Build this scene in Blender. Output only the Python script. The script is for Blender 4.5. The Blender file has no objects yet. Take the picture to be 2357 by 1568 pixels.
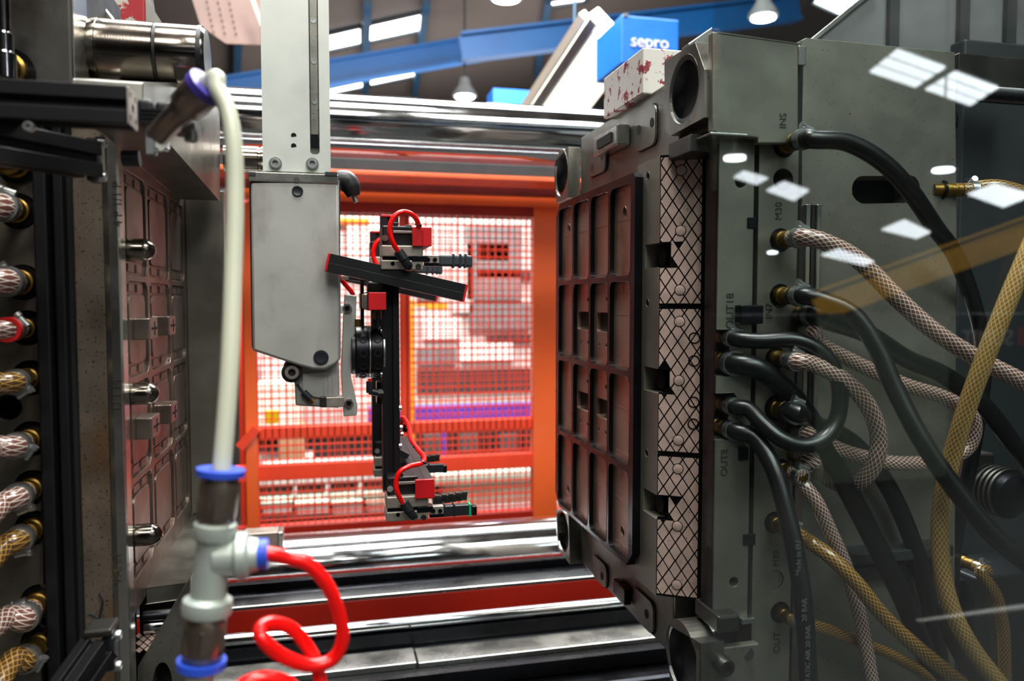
import bpy, math, random
from mathutils import Vector, Matrix
from mathutils.geometry import tessellate_polygon
random.seed(7)
SC = bpy.context.scene
COL = SC.collection
PI = math.pi
# ------------------------------------------------------------------ camera
F = 1777.0; W, H = 2357, 1568
YAW, PITCH = math.radians(13.52), math.radians(2.96)
CAM = Vector((0, 0, 1.5))
FW = Vector((math.sin(YAW)*math.cos(PITCH), math.cos(YAW)*math.cos(PITCH), -math.sin(PITCH)))
RT = Vector((math.cos(YAW), -math.sin(YAW), 0))
UP = RT.cross(FW)
cd = bpy.data.cameras.new('camera'); co = bpy.data.objects.new('camera', cd); COL.objects.link(co)
cd.sensor_width = 36.0; cd.lens = F/W*36.0; cd.clip_start = 0.02; cd.clip_end = 200
co.matrix_world = Matrix((( RT.x, UP.x, -FW.x, CAM.x), (RT.y, UP.y, -FW.y, CAM.y), (RT.z, UP.z, -FW.z, CAM.z), (0, 0, 0, 1)))
cd.dof.use_dof = True; cd.dof.focus_distance = 1.02; cd.dof.aperture_fstop = 4.2
SC.camera = co
# ------------------------------------------------------------------ world, lights, exposure
wd = bpy.data.worlds.new('hall_light'); SC.world = wd; wd.use_nodes = True
wd.node_tree.nodes['Background'].inputs[0].default_value = (0.80, 0.90, 1.0, 1)
wd.node_tree.nodes['Background'].inputs[1].default_value = 0.25
SC.view_settings.view_transform = 'Standard'; SC.view_settings.look = 'None'
SC.view_settings.gamma = 1.0; SC.view_settings.use_curve_mapping = False
SC.view_settings.exposure = 0.0
def area(name, loc, aim, sx, sy, power, col=(1, 1, 1)):
    d = bpy.data.lights.new(name, 'AREA'); d.shape = 'RECTANGLE'; d.size = sx; d.size_y = sy; d.energy = power; d.color = col
    o = bpy.data.objects.new(name, d); COL.objects.link(o); o.location = loc
    v = Vector(aim)-Vector(loc); o.rotation_euler = v.to_track_quat('-Z', 'Y').to_euler()
    return o
area('overhead_fill_light', (0.25, 2.5, 5.0), (0.25, 2.1, 1), 5.0, .7, 230, (0.88, 0.95, 1.0))  # added unseen light, stretched to lay a white band on the tie bars
area('robot_fill_light', (0.0, 0.40, 5.0), (-0.05, 0.9, 1.4), 1.4, .9, 170, (1.0, 0.97, 0.93))  # unseen light added and placed to favour the robot's front
area('front_fill_light', (-0.4, -3.0, 4.8), (0.1, 1.2, 1.3), 1.6, 1.2, 85, (1.0, 0.96, 0.90))  # unseen fill added for the front faces
area('right_mould_fill_light', (1.5, -1.5, 4.6), (0.65, 0.85, 1.35), 1.4, 1.0, 120, (1.0, 0.98, 0.90))  # unseen fill added to brighten the right mould's front plates
area('rear_fill_light', (0.9, 3.7, 4.9), (0.6, 5.4, 0.9), 4.0, 1.6, 820, (1.0, 0.93, 0.88))  # added light that brightens the background behind the fence
area('roof_fill_uplight', (2.0, 11.0, 3.0), (2.0, 11.0, 8.0), 5.0, 5.0, 280, (1.0, 0.97, 0.95))  # unseen uplight added only to brighten the roof
area('mirror_fill_light', (2.5, -6.0, 5.0), (4.0, -7.5, 0), 4.0, 3.0, 380, (0.95, 0.98, 1.0))  # added unseen light for the girder and machine mirrored in the pane

# ------------------------------------------------------------------ pixel -> point on a known plane
def ray(px, py): return FW + RT*((px-1178.5)/F) + UP*((784-py)/F)
def pY(px, py, Y): d = ray(px, py); return CAM + d*(Y/d.y)
def pX(px, py, X): d = ray(px, py); return CAM + d*(X/d.x)
def pP(px, py, p0, n):
    d = ray(px, py); return CAM + d*((Vector(p0)-CAM).dot(n)/d.dot(n))
def V(*a): return Vector(a)
# ------------------------------------------------------------------ node materials
def rgb(h):
    h = h.lstrip('#'); c = [int(h[i:i+2], 16)/255 for i in (0, 2, 4)]
    return tuple(x/12.92 if x <= .04045 else ((x+.055)/1.055)**2.4 for x in c)+(1,)
class NT:
    def __init__(s, name):
        s.m = bpy.data.materials.new(name); s.m.use_nodes = True; s.t = s.m.node_tree; s.n = s.t.nodes; s.l = s.t.links
        s.b = s.n['Principled BSDF']; s.out = s.n['Material Output']
    def node(s, typ, **kw):
        x = s.n.new(typ)
        for k, v in kw.items(): setattr(x, k, v)
        return x
    def link(s, a, b): s.l.new(a, b)
    def math(s, op, a, b=None):
        x = s.node('ShaderNodeMath', operation=op)
        for i, v in enumerate((a, b)):
            if v is None: continue
            if isinstance(v, (int, float)): x.inputs[i].default_value = v
            else: s.link(v, x.inputs[i])
        return x.outputs[0]
    def coords(s, scale=(1, 1, 1)):
        g = s.node('ShaderNodeTexCoord'); mp = s.node('ShaderNodeMapping'); mp.inputs['Scale'].default_value = scale
        s.link(g.outputs['Object'], mp.inputs[0]); return mp.outputs[0]
    def noise(s, scale, detail=3, vec=None, rough=.55):
        x = s.node('ShaderNodeTexNoise'); x.inputs['Scale'].default_value = scale; x.inputs['Detail'].default_value = detail; x.inputs['Roughness'].default_value = rough
        s.link(vec if vec is not None else s.coords(), x.inputs['Vector']); return x.outputs['Fac']
    def ramp(s, fac, stops):
        x = s.node('ShaderNodeValToRGB'); e = x.color_ramp.elements
        while len(e) < len(stops): e.new(.5)
        for i, (p, c) in enumerate(stops): e[i].position = p; e[i].color = c
        s.link(fac, x.inputs[0]); return x.outputs[0]
    def mix(s, fac, a, b, mode='MIX'):
        x = s.node('ShaderNodeMix', data_type='RGBA', blend_type=mode)
        if isinstance(fac, (int, float)): x.inputs[0].default_value = fac
        else: s.link(fac, x.inputs[0])
        for i, v in ((6, a), (7, b)):
            if isinstance(v, tuple): x.inputs[i].default_value = v
            else: s.link(v, x.inputs[i])
        return x.outputs[2]
    def bump(s, hgt, strength=.3, dist=.001):
        x = s.node('ShaderNodeBump'); x.inputs['Strength'].default_value = strength; x.inputs['Distance'].default_value = dist
        s.link(hgt, x.inputs['Height']); s.link(x.outputs[0], s.b.inputs['Normal'])
    def set(s, **kw):
        for k, v in kw.items():
            i = s.b.inputs[k.replace('_', ' ')]
            if hasattr(v, 'is_linked'): s.link(v, i)
            else: i.default_value = v
        return s
MATS = {}
def metal(name, col, rough=.38, met=.9, var=.35, stain=None, stain_at=.62, spots=0.0, brush=None, bump=.15, vscale=9):
    t = NT(name); c = rgb(col)
    n1 = t.noise(vscale, 5)
    dark = tuple(x*(1-var) for x in c[:3])+(1,); light = tuple(min(1, x*(1+var*.6)) for x in c[:3])+(1,)
    base = t.ramp(n1, [(.3, dark), (.7, light)])
    if stain:
        n2 = t.noise(6, 6, t.coords((1, 1, .45)), .65)
        base = t.mix(t.ramp(n2, [(stain_at-.06, (0, 0, 0, 1)), (stain_at+.08, (.8, .8, .8, 1))]), base, rgb(stain))
    if spots:
        n3 = t.noise(300, 2)
        base = t.mix(t.ramp(n3, [(.70-spots*.1, (0, 0, 0, 1)), (.74-spots*.1, (.7, .7, .7, 1))]), base, rgb('#2c2219'))
    rr = t.ramp(t.noise(14, 4), [(.3, (rough*.75,)*3+(1,)), (.7, (min(1, rough*1.35),)*3+(1,))])
    t.set(Base_Color=base, Metallic=met, Roughness=rr)
    if brush:
        t.bump(t.noise(60, 3, t.coords(brush)), bump, .0006)
    else:
        t.bump(t.noise(240, 2), bump, .0004)
    MATS[name] = t.m; return t.m
def plain(name, col, rough=.45, met=0.0, var=.15, bump=.08, scale=30, coat=0.0, emit=None, es=0):
    t = NT(name); c = rgb(col)
    base = t.ramp(t.noise(scale*.4, 4), [(.3, tuple(x*(1-var) for x in c[:3])+(1,)), (.7, tuple(min(1, x*(1+var)) for x in c[:3])+(1,))])
    t.set(Base_Color=base, Metallic=met, Roughness=rough)
    if coat: t.b.inputs['Coat Weight'].default_value = coat; t.b.inputs['Coat Roughness'].default_value = .15
    if bump: t.bump(t.noise(scale*6, 2), bump, .0005)
    if emit: t.b.inputs['Emission Color'].default_value = rgb(emit); t.b.inputs['Emission Strength'].default_value = es
    MATS[name] = t.m; return t.m
def chipped(name, col, under, cut=.52, scale=26, rough=.5):
    t = NT(name)
    f = t.ramp(t.noise(scale, 6, None, .65), [(cut-.015, (0, 0, 0, 1)), (cut+.015, (1, 1, 1, 1))])
    t.set(Base_Color=t.mix(f, rgb(under), rgb(col)), Roughness=rough, Metallic=.1); t.bump(f, .4, .0006)
    MATS[name] = t.m; return t.m
def braided(name, body, thread, nth=9, pitch=1.0, width=.16):
    """clear reinforced hose: the threads follow the tube's own UV (turns, length in circumferences)"""
    t = NT(name); uv = t.node('ShaderNodeUVMap'); sp = t.node('ShaderNodeSeparateXYZ'); t.link(uv.outputs[0], sp.inputs[0])
    u, v = sp.outputs[0], sp.outputs[1]
    def fam(sgn):
        a = t.math('ADD', t.math('MULTIPLY', u, float(nth)), t.math('MULTIPLY', v, sgn*nth*pitch))
        fr = t.math('ABSOLUTE', t.math('SUBTRACT', t.math('FRACT', a), .5))
        return t.math('GREATER_THAN', fr, .5-width/2)
    k = t.math('MAXIMUM', fam(1), fam(-1))
    t.set(Base_Color=t.mix(k, rgb(body), rgb(thread)), Roughness=.22)
    t.b.inputs['Coat Weight'].default_value = .6; t.b.inputs['Coat Roughness'].default_value = .08
    t.bump(k, .5, .0006); MATS[name] = t.m; return t.m
def corrugated(name, body, n=26):
    t = NT(name); g = t.node('ShaderNodeTexCoord'); w = t.node('ShaderNodeTexWave'); w.inputs['Scale'].default_value = n
    w.bands_direction = 'Y'; t.link(g.outputs['Object'], w.inputs['Vector'])
    t.set(Base_Color=t.ramp(w.outputs['Fac'], [(0, tuple(x*.6 for x in rgb(body)[:3])+(1,)), (1, rgb(body))]), Roughness=.7)
    t.bump(w.outputs['Fac'], .6, .03); MATS[name] = t.m; return t.m
def glow(name, col, s):
    t = NT(name); t.set(Base_Color=rgb('#ffffff'), Emission_Color=rgb(col)); t.b.inputs['Emission Strength'].default_value = s
    MATS[name] = t.m; return t.m
def pane(name, refl):
    t = NT(name); tr = t.node('ShaderNodeBsdfTransparent'); gl = t.node('ShaderNodeBsdfGlossy'); gl.inputs['Roughness'].default_value = .015
    mx = t.node('ShaderNodeMixShader'); fr = t.node('ShaderNodeLayerWeight'); fr.inputs[0].default_value = .25
    f = t.math('MINIMUM', t.math('ADD', t.math('MULTIPLY', fr.outputs['Fresnel'], .5), refl), .5)
    t.link(f, mx.inputs[0]); t.link(tr.outputs[0], mx.inputs[1]); t.link(gl.outputs[0], mx.inputs[2]); t.link(mx.outputs[0], t.out.inputs[0])
    tr.inputs[0].default_value = (.93, .98, .97, 1); MATS[name] = t.m; return t.m
metal('steel', '#8a8a82', .36, .92, .3, '#5d4c3c', .66, .15, (1, 1, 12), .12)
metal('steel_face', '#8b897e', .40, .7, .2, '#5f5040', .68, .08, (40, 40, 1.5), .12)
metal('steel_left', '#7c776c', .48, .85, .3, '#664a30', .60, .35, (20, 20, 1), .15)
metal('steel_rust', '#86837a', .46, .65, .25, '#6a5640', .66, .45, (20, 20, 1), .15)
metal('steel_pitted', '#7d7266', .5, .8, .35, '#6e4c24', .56, .9, None, .2)
metal('steel_dark', '#4a4a47', .42, .85, .4, '#332a22', .62, .2, None, .15)
metal('steel_bright', '#b9bab4', .25, .95, .15, None, .6, 0, (1, 1, 14), .1)
metal('steel_brown', '#b09486', .40, .85, .15, '#6e4e42', .6, .05, (1, 14, 1), .1)  # brown tint paints the orange reflection into the steel inserts
metal('steel_core', '#978a80', .36, .9, .25, '#6a5248', .6, .05, (1, 14, 1), .1)
metal('black_steel', '#26272b', .28, .8, .3, None, .6, 0, None, .1)
metal('chrome', '#d9dde0', .09, 1.0, .06, None, .6, 0, None, .03)
metal('pin_steel', '#8d857c', .16, 1.0, .35, '#4a3426', .66, 0, (14, 1, 1), .08)
metal('brass', '#8a6c32', .34, .9, .4, '#3f3018', .6, 0, None, .1, 60)
metal('bronze_plate', '#cdb2a6', .5, .25, .25, '#5c463f', .60, .25, None, .3, 40)
metal('zinc', '#b4b8b8', .3, .95, .2, None, .6, 0, None, .1, 60)
metal('nickel_brown', '#8d8074', .30, .85, .2, None, .6, 0, None, .1, 40)
metal('galvanised', '#b9c4bc', .42, .45, .12, None, .6, 0, None, .12, 40)
metal('cover_sheet', '#b2b2ae', .5, .35, .14, '#85807a', .56, 0, (1, 1, 9), .10)  # smudges stand for stain lines and for diagonal shadows painted on the cover
metal('arm_aluminium', '#c9cec8', .42, .35, .08, '#9a9a8c', .68, .0, (14, 14, 1), .05)
metal('gripper_steel', '#a39c93', .4, .6, .2, None, .6, 0, None, .1, 60)
plain('black_rubber', '#1b1e21', .45, 0, .25, .15, 60)
plain('black_hose', '#131516', .34, 0, .3, .2, 60, .15)
plain('black_anodised', '#17181c', .42, .35, .2, .05)
plain('black_plastic', '#1c1f24', .4, 0, .2, .08)
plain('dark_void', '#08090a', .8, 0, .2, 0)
plain('red_cap', '#c4121a', .38, 0, .1, .06, 60)
plain('red_air_hose', '#f00a08', .28, 0, .06, .02, 60, .3)
plain('blue_ring', '#2b4fc8', .4, 0, .08, .02)
plain('violet_ring', '#4a3fa0', .42, 0, .08, .02)
plain('cream_tube', '#c9cdb8', .35, 0, .05, .02, 30, .2)
plain('orange_paint', '#f0642a', .42, 0, .08, .05, 8, .2)
plain('red_paint', '#a81e0c', .42, 0, .12, .06, 8, .2)
plain('door_panel_grey', '#8a9686', .5, 0, .1, .03)
plain('fence_red', '#ee4424', .4, 0, .1, .03)
plain('maroon_paint', '#6a1a18', .5, 0, .2, .05)
plain('navy_paint', '#143c58', .5, 0, .12, .04, 5)
plain('blue_beam_paint', '#095a9c', .5, 0, .12, .04, 5)
plain('blue_box_paint', '#1a6fd0', .4, 0, .08, .03)
plain('violet_blue', '#3a35b0', .45, 0, .1, .03)
plain('cream_paint', '#e6e6d6', .45, 0, .05, .03)
plain('white_plastic', '#e4e0dc', .5, 0, .06, .03)
plain('pale_green', '#c2d6c4', .5, 0, .1, .03)
plain('grey_paint', '#6a6e70', .5, 0, .15, .05)
plain('dark_grey_paint', '#2b3033', .5, .1, .2, .05)
plain('pale_grey_paint', '#b9b4b0', .5, 0, .15, .05, 6)
plain('beige_sheet', '#a58d84', .55, 0, .12, .05, 10)
plain('beige_dark', '#7d665e', .6, 0, .1, 0)
plain('yellow_paint', '#e0a32a', .45, 0, .1, .04, 6)
plain('lime_sign', '#c8f000', .5, 0, .05, 0)
plain('green_ring', '#12b070', .4, 0, .05, 0)
plain('engraving', '#45413a', .55, .6, .2, 0)
plain('pale_ink', '#565c58', .6, 0, .1, 0)
plain('tape', '#2b3138', .5, 0, .3, .5, 30)
plain('carton', '#a98a68', .7, 0, .2, .05, 8)
plain('concrete', '#2b2a29', .7, 0, .2, .1, 3)
plain('red_ring', '#c81e1e', .4, 0, .1, 0)
corrugated('roof_sheet', '#6b5e57')
chipped('red_chipped', '#a01e28', '#b9b5a8', .47, 22)
chipped('white_chipped', '#8a2a34', '#d8d4ce', .55, 40)
braided('clear_hose', '#70483f', '#f2e6dc', 12, .62, .15)
braided('yellow_hose', '#8a6844', '#e0c070', 13, .62, .15)
braided('ochre_hose', '#553a20', '#c8a052', 12, .62, .14)
glow('skylight_glow', '#f4f8ff', 6.0); glow('lamp_glow', '#f4faff', 40.0); glow('beam_glow', '#fdfbe6', 1.6)  # last one paints skylight brightness onto the gantry beam
pane('guard_pane', .08)
M = MATS
# ------------------------------------------------------------------ mesh builder
def frame_of(d):
    d = Vector(d).normalized(); a = Vector((0, 0, 1)) if abs(d.z) < .9 else Vector((1, 0, 0))
    u = a.cross(d).normalized(); return u, d.cross(u), d
class MB:
    def __init__(s): s.v = []; s.f = []; s.uv = None
    def box(s, x0, x1, y0, y1, z0, z1):
        if x0 > x1: x0, x1 = x1, x0
        if y0 > y1: y0, y1 = y1, y0
        if z0 > z1: z0, z1 = z1, z0
        b = len(s.v)
        s.v += [V(x, y, z) for z in (z0, z1) for (x, y) in ((x0, y0), (x1, y0), (x1, y1), (x0, y1))]
        s.f += [tuple(b+i for i in q) for q in ((3, 2, 1, 0), (4, 5, 6, 7), (0, 1, 5, 4), (1, 2, 6, 5), (2, 3, 7, 6), (3, 0, 4, 7))]
        return s
    def fbox(s, px0, py0, px1, py1, Y, dep):
        mx, my = (px0+px1)/2, (py0+py1)/2
        return s.box(pY(px0, my, Y).x, pY(px1, my, Y).x, Y, Y+dep, pY(mx, py0, Y).z, pY(mx, py1, Y).z)
    def prism(s, pts, ext, holes=()):
        """flat polygon (with holes) swept along ext"""
        pts = [Vector(p) for p in pts]; ext = Vector(ext)
        loops = [pts]+[[Vector(p) for p in h] for h in holes]
        flat = [p for l in loops for p in l]; N = len(flat); b = len(s.v)
        s.v += flat+[p+ext for p in flat]
        nrm = Vector((0, 0, 0))
        for i in range(len(pts)): nrm += pts[i].cross(pts[(i+1) % len(pts)])
        up = nrm.dot(ext) > 0
        if len(loops) == 1 and len(pts) <= 40:
            q = list(range(N)); tris = [q]
            tris_a = [tuple(b+i for i in (reversed(q) if up else q))]; tris_b = [tuple(b+N+i for i in (q if up else reversed(q)))]
        else:
            tris_a = []; tris_b = []
            for t in tessellate_polygon(loops):
                n = (flat[t[1]]-flat[t[0]]).cross(flat[t[2]]-flat[t[0]])
                if n.dot(ext) < 0: t = (t[0], t[2], t[1])
                tris_b.append(tuple(b+N+i for i in t)); tris_a.append(tuple(b+i for i in reversed(t)))
        s.f += tris_a+tris_b
        o = 0
        for k, l in enumerate(loops):
            n = len(l)
            for i in range(n):
                a, c = b+o+i, b+o+(i+1) % n
                s.f.append((a, c, c+N, a+N))
            o += n
        return s
    def rings(s, p0, d, prof, n=24, cap=True):
        """profile [(distance along d, radius)] turned about the axis"""
        u, w, d = frame_of(d); b = len(s.v); p0 = Vector(p0)
        for t, r in prof:
            for k in range(n):
                a = 2*PI*k/n; s.v.append(p0+d*t+(u*math.cos(a)+w*math.sin(a))*r)
        for i in range(len(prof)-1):
            for k in range(n):
                a, c = b+i*n+k, b+i*n+(k+1) % n
                s.f.append((a, c, c+n, a+n))
        if cap:
            s.f.append(tuple(b+k for k in reversed(range(n)))); e = b+(len(prof)-1)*n; s.f.append(tuple(e+k for k in range(n)))
        return s
    def cyl(s, p0, p1, r, r1=None, n=24):
        p0, p1 = Vector(p0), Vector(p1); L = (p1-p0).length
        return s.rings(p0, p1-p0, [(0, r), (L, r if r1 is None else r1)], n)
    def hollow(s, p0, d, L, ro, ri, n=24):
        u, w, d = frame_of(d); p0 = Vector(p0); b = len(s.v)
        for (t, r) in ((0, ro), (L, ro), (L, ri), (0, ri)):
            for k in range(n):
                a = 2*PI*k/n; s.v.append(p0+d*t+(u*math.cos(a)+w*math.sin(a))*r)
        for i in range(4):
            for k in range(n):
                a, c = b+i*n+k, b+i*n+(k+1) % n; j = ((i+1) % 4-i)*n
                s.f.append((a, c, c+j, a+j))
        return s
    def tube(s, path, r, n=14, sub=6, uv=True):
        P = [Vector(p) for p in path]; R = r if isinstance(r, (list, tuple)) else [r]*len(P); pts = []; rad = []
        for i in range(len(P)-1):
            a, b_, c, d = P[max(i-1, 0)], P[i], P[i+1], P[min(i+2, len(P)-1)]
            for k in range(sub):
                t = k/sub; t2 = t*t; t3 = t2*t
                pts.append(.5*((2*b_)+(c-a)*t+(2*a-5*b_+4*c-d)*t2+(3*b_-a-3*c+d)*t3)); rad.append(R[i]*(1-t)+R[i+1]*t)
        pts.append(P[-1]); rad.append(R[-1])
        b = len(s.v); T = [(pts[min(i+1, len(pts)-1)]-pts[max(i-1, 0)]).normalized() for i in range(len(pts))]
        u = frame_of(T[0])[0]; L = 0; us = []
        for i, p in enumerate(pts):
            u = (u-T[i]*u.dot(T[i])).normalized(); w = T[i].cross(u)
            if i: L += (p-pts[i-1]).length
            us.append(L/(2*PI*rad[i]))
            for k in range(n):
                a = 2*PI*k/n; s.v.append(p+(u*math.cos(a)+w*math.sin(a))*rad[i])
        if s.uv is None: s.uv = {}
        for i in range(len(pts)-1):
            for k in range(n):
                a, c = b+i*n+k, b+i*n+(k+1) % n
                s.uv[len(s.f)] = [(k/n, us[i]), ((k+1)/n, us[i]), ((k+1)/n, us[i+1]), (k/n, us[i+1])]
                s.f.append((a, c, c+n, a+n))
        s.f.append(tuple(b+k for k in reversed(range(n)))); e = b+(len(pts)-1)*n; s.f.append(tuple(e+k for k in range(n)))
        return s
    def bar(s, p0, p1, w, h, up=(0, 0, 1)):
        p0, p1 = Vector(p0), Vector(p1); d = (p1-p0).normalized(); sd = d.cross(Vector(up)).normalized(); u = sd.cross(d); b = len(s.v)
        for p in (p0, p1): s.v += [p+sd*(a*w/2)+u*(c*h/2) for a, c in ((-1, -1), (1, -1), (1, 1), (-1, 1))]
        s.f += [tuple(b+i for i in q) for q in ((0, 1, 2, 3), (7, 6, 5, 4), (0, 4, 5, 1), (1, 5, 6, 2), (2, 6, 7, 3), (3, 7, 4, 0))]
        return s
    def mesh(s, name, mat, smooth=None, off=None):
        me = bpy.data.meshes.new(name); o = off or Vector((0, 0, 0))
        me.from_pydata([tuple(v-o) for v in s.v], [], s.f); me.materials.append(mat if not isinstance(mat, str) else M[mat])
        if s.uv:
            l = me.uv_layers.new(name='UVMap')
            for p in me.polygons:
                q = s.uv.get(p.index)
                if q:
                    for li, c in zip(p.loop_indices, q): l.data[li].uv = c

        return me
    def build(s, name, mat, parent=None, bevel=0.0, smooth=True, kind=None, label=None):
        off = root_loc(parent); cen = Vector((0, 0, 0))
        if parent is None:
            lo = Vector((min(v.x for v in s.v), min(v.y for v in s.v), min(v.z for v in s.v))); hi = Vector((max(v.x for v in s.v), max(v.y for v in s.v), max(v.z for v in s.v)))
            cen = Vector(((lo.x+hi.x)/2, (lo.y+hi.y)/2, lo.z))
        me = s.mesh0(name, mat, off+cen)
        ob = bpy.data.objects.new(name, me); COL.objects.link(ob); ob.location = cen
        ROOT[ob.name] = off+cen
        if parent: ob.parent = parent
        finish(ob, bevel, smooth)
        if kind: ob['kind'] = kind
        if label: ob['label'] = label
        return ob
    def mesh0(s, name, mat, off):
        return s.mesh(name, mat, None, off)
ROOT = {}
def root_loc(o): return ROOT[o.name].copy() if o is not None else Vector((0, 0, 0))
def finish(ob, bevel, smooth):
    me = ob.data
    if smooth:
        for p in me.polygons: p.use_smooth = True
        me.set_sharp_from_angle(angle=math.radians(38))
    if bevel:
        m = ob.modifiers.new('edge', 'BEVEL'); m.width = bevel; m.segments = 2; m.limit_method = 'ANGLE'; m.angle_limit = math.radians(40)
def thing(name, label, cat, loc, group=None):
    o = bpy.data.objects.new(name, None); COL.objects.link(o); o.empty_display_size = .05; o.location = loc
    o['label'] = label; o['category'] = cat
    if group: o['group'] = group
    ROOT[o.name] = Vector(loc); return o
def tag(o, label, cat, group=None):
    o['label'] = label; o['category'] = cat
    if group: o['group'] = group
    return o
def struct(o): o['kind'] = 'structure'; return o
def piece(name, me, parent, loc, rot=None):
    """another object on shared mesh data"""
    ob = bpy.data.objects.new(name, me); COL.objects.link(ob); off = root_loc(parent)
    ob.parent = parent; R = (rot or Matrix.Identity(3)).to_4x4(); ob.matrix_local = Matrix.Translation(Vector(loc)-off) @ R
    ROOT[ob.name] = Vector(loc); return ob
def shared(mb, name, mat, smooth=True):
    me = mb.mesh(name, mat)
    if smooth:
        for p in me.polygons: p.use_smooth = True
        me.set_sharp_from_angle(angle=math.radians(38))
    return me
def copy_tree(o, delta, label=None):
    c = o.copy(); COL.objects.link(c); c.location = o.location+Vector(delta)
    if label: c['label'] = label
    for ch in list(o.children):
        k = ch.copy(); COL.objects.link(k); k.parent = c
        for g in list(ch.children):
            q = g.copy(); COL.objects.link(q); q.parent = k
    return c
def text(name, s, org, ux, uy, size, mat, parent, th=.0003):
    cu = bpy.data.curves.new(name, 'FONT'); cu.body = s; cu.size = size; cu.extrude = th; cu.align_x = 'CENTER'; cu.align_y = 'CENTER'; cu.resolution_u = 3
    tmp = bpy.data.objects.new(name+'_tmp', cu); me = bpy.data.meshes.new_from_object(tmp); bpy.data.objects.remove(tmp); bpy.data.curves.remove(cu)
    me.materials.clear(); me.materials.append(M[mat])
    ux, uy = Vector(ux).normalized(), Vector(uy).normalized(); n = ux.cross(uy)
    R = Matrix((ux, uy, n)).transposed(); off = root_loc(parent)
    me.transform(Matrix.Translation(Vector(org)-off) @ R.to_4x4())
    me.name = name; ob = bpy.data.objects.new(name, me); COL.objects.link(ob); ob.parent = parent; ROOT[ob.name] = off; return ob
def circ(c, u, w, r, n=20): return [Vector(c)+Vector(u)*(r*math.cos(2*PI*k/n))+Vector(w)*(r*math.sin(2*PI*k/n)) for k in range(n)]
def rrect(a0, a1, b0, b1, r, n=4):
    out = []
    for (ca, cb, s0) in ((a1-r, b1-r, 0), (a0+r, b1-r, 1), (a0+r, b0+r, 2), (a1-r, b0+r, 3)):
        for k in range(n+1):
            t = (s0+k/n)*PI/2; out.append((ca+r*math.cos(t), cb+r*math.sin(t)))
    return out
AX, AY, AZ = V(1, 0, 0), V(0, 1, 0), V(0, 0, 1)
def cap_screw_mesh(name, r, h, mat='zinc'):
    """socket cap screw head along -Y, its seat at the origin"""
    m = MB(); m.rings((0, 0, 0), (0, -1, 0), [(0, r), (h*.85, r), (h, r*.9), (h, r*.55), (h*.5, r*.5)], 20)
    return shared(m, name, mat)
ROT_X = Matrix.Rotation(math.radians(90), 3, 'Z')    # -Y -> +X
ROT_MX = Matrix.Rotation(math.radians(-90), 3, 'Z')  # -Y -> -X
ROT_D = Matrix.Rotation(math.radians(90), 3, 'X')    # -Y -> -Z
# ================================================================== hall: floor, walls, roof
ROOF_N = Vector((-0.16, 0, 1)).normalized(); ROOF_P = V(0, 0, 5.2)
fl = MB(); fl.box(-14, 22, -46, 24, -.12, 0); struct(fl.build('floor', 'concrete', smooth=False))
wb = MB(); wb.box(-14, 22, 22, 22.2, 0, 4.2); struct(wb.build('wall_back', 'pale_grey_paint', smooth=False))
for nm, bxx in (('wall_left', (-14.2, -14, -46, 24, 0, 3.0)), ('wall_right', (22, 22.2, -46, 24, 0, 8.8)), ('wall_front', (-14, 22, -46.2, -46, 0, 4.2))):
    struct(MB().box(*bxx).build(nm, 'dark_grey_paint', smooth=False))
rf = MB()
def roofz(x): return 5.2+.16*x
rf.prism([V(-14, -46, roofz(-14)), V(22, -46, roofz(22)), V(22, 24, roofz(22)), V(-14, 24, roofz(-14))], (0, 0, .08))
struct(rf.build('ceiling', 'roof_sheet', smooth=False))
def roof_patch(quad, drop=.03):
    p0 = ROOF_P-V(0, 0, drop); return [pP(x, y, p0, ROOF_N) for x, y in quad]
def skylight(quad, label, mirror=None):
    pts = roof_patch(quad) if mirror is None else mirror
    r = MB(); r.prism(pts, (0, 0, .02))
    c = sum(pts, Vector())/4
    t = thing('skylight', label, 'skylight', c)
    r.build('sheet', 'skylight_glow', t, smooth=False)
    fr = MB()
    for i in range(4): fr.bar(pts[i]-V(0, 0, .01), pts[(i+1) % 4]-V(0, 0, .01), .08, .05)
    fr.build('frame', 'dark_grey_paint', t, smooth=False)
    return t
skylight([(700, 128), (835, 99), (835, 57), (700, 88)], 'bright roof skylight beside the robot column, left pane of the upper pair')
skylight([(842, 97), (978, 68), (982, 23), (842, 55)], 'bright roof skylight right of the column, right pane of the upper pair')
skylight([(700, 228), (842, 199), (842, 183), (700, 212)], 'narrow bright roof skylight just above the chrome tie bar, beside the column')
skylight([(848, 197), (958, 174), (960, 159), (848, 181)], 'narrow bright roof skylight above the tie bar, far pane from the column')
skylight([(1200, 126), (1296, 104), (1300, 90), (1200, 112)], 'short bright roof skylight left of the pale sloping gantry beam')
skylight([(1264, 14), (1350, 2), (1352, -14), (1264, -2)], 'thin bright roof skylight cut by the top of the picture')
skylight([(1862, 4), (1932, 36), (2005, -8), (1930, -40)], 'large bright roof skylight above the steel mould plate')
def beam(name, px0, px1, Y0, Y1, w, h, mat, label, cat='beam'):
    p0, p1 = pY(*px0, Y0), pY(*px1, Y1); b = MB(); b.bar(p0, p1, w, h*.12); e = b
    t = thing(name, label, cat, (p0+p1)/2)
    MB().bar(p0+V(0, 0, h/2), p1+V(0, 0, h/2), w, h*.12).build('top_flange', mat, t, smooth=False)
    MB().bar(p0-V(0, 0, h/2), p1-V(0, 0, h/2), w, h*.12).build('bottom_flange', mat, t, smooth=False)
    MB().bar(p0, p1, w*.15, h*.9).build('web', mat, t, smooth=False)
    return t
beam('roof_beam', (380, 232), (1120, 108), 10.5, 10.5, .16, .30, 'blue_beam_paint', 'long blue painted roof beam behind the robot column')
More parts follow.
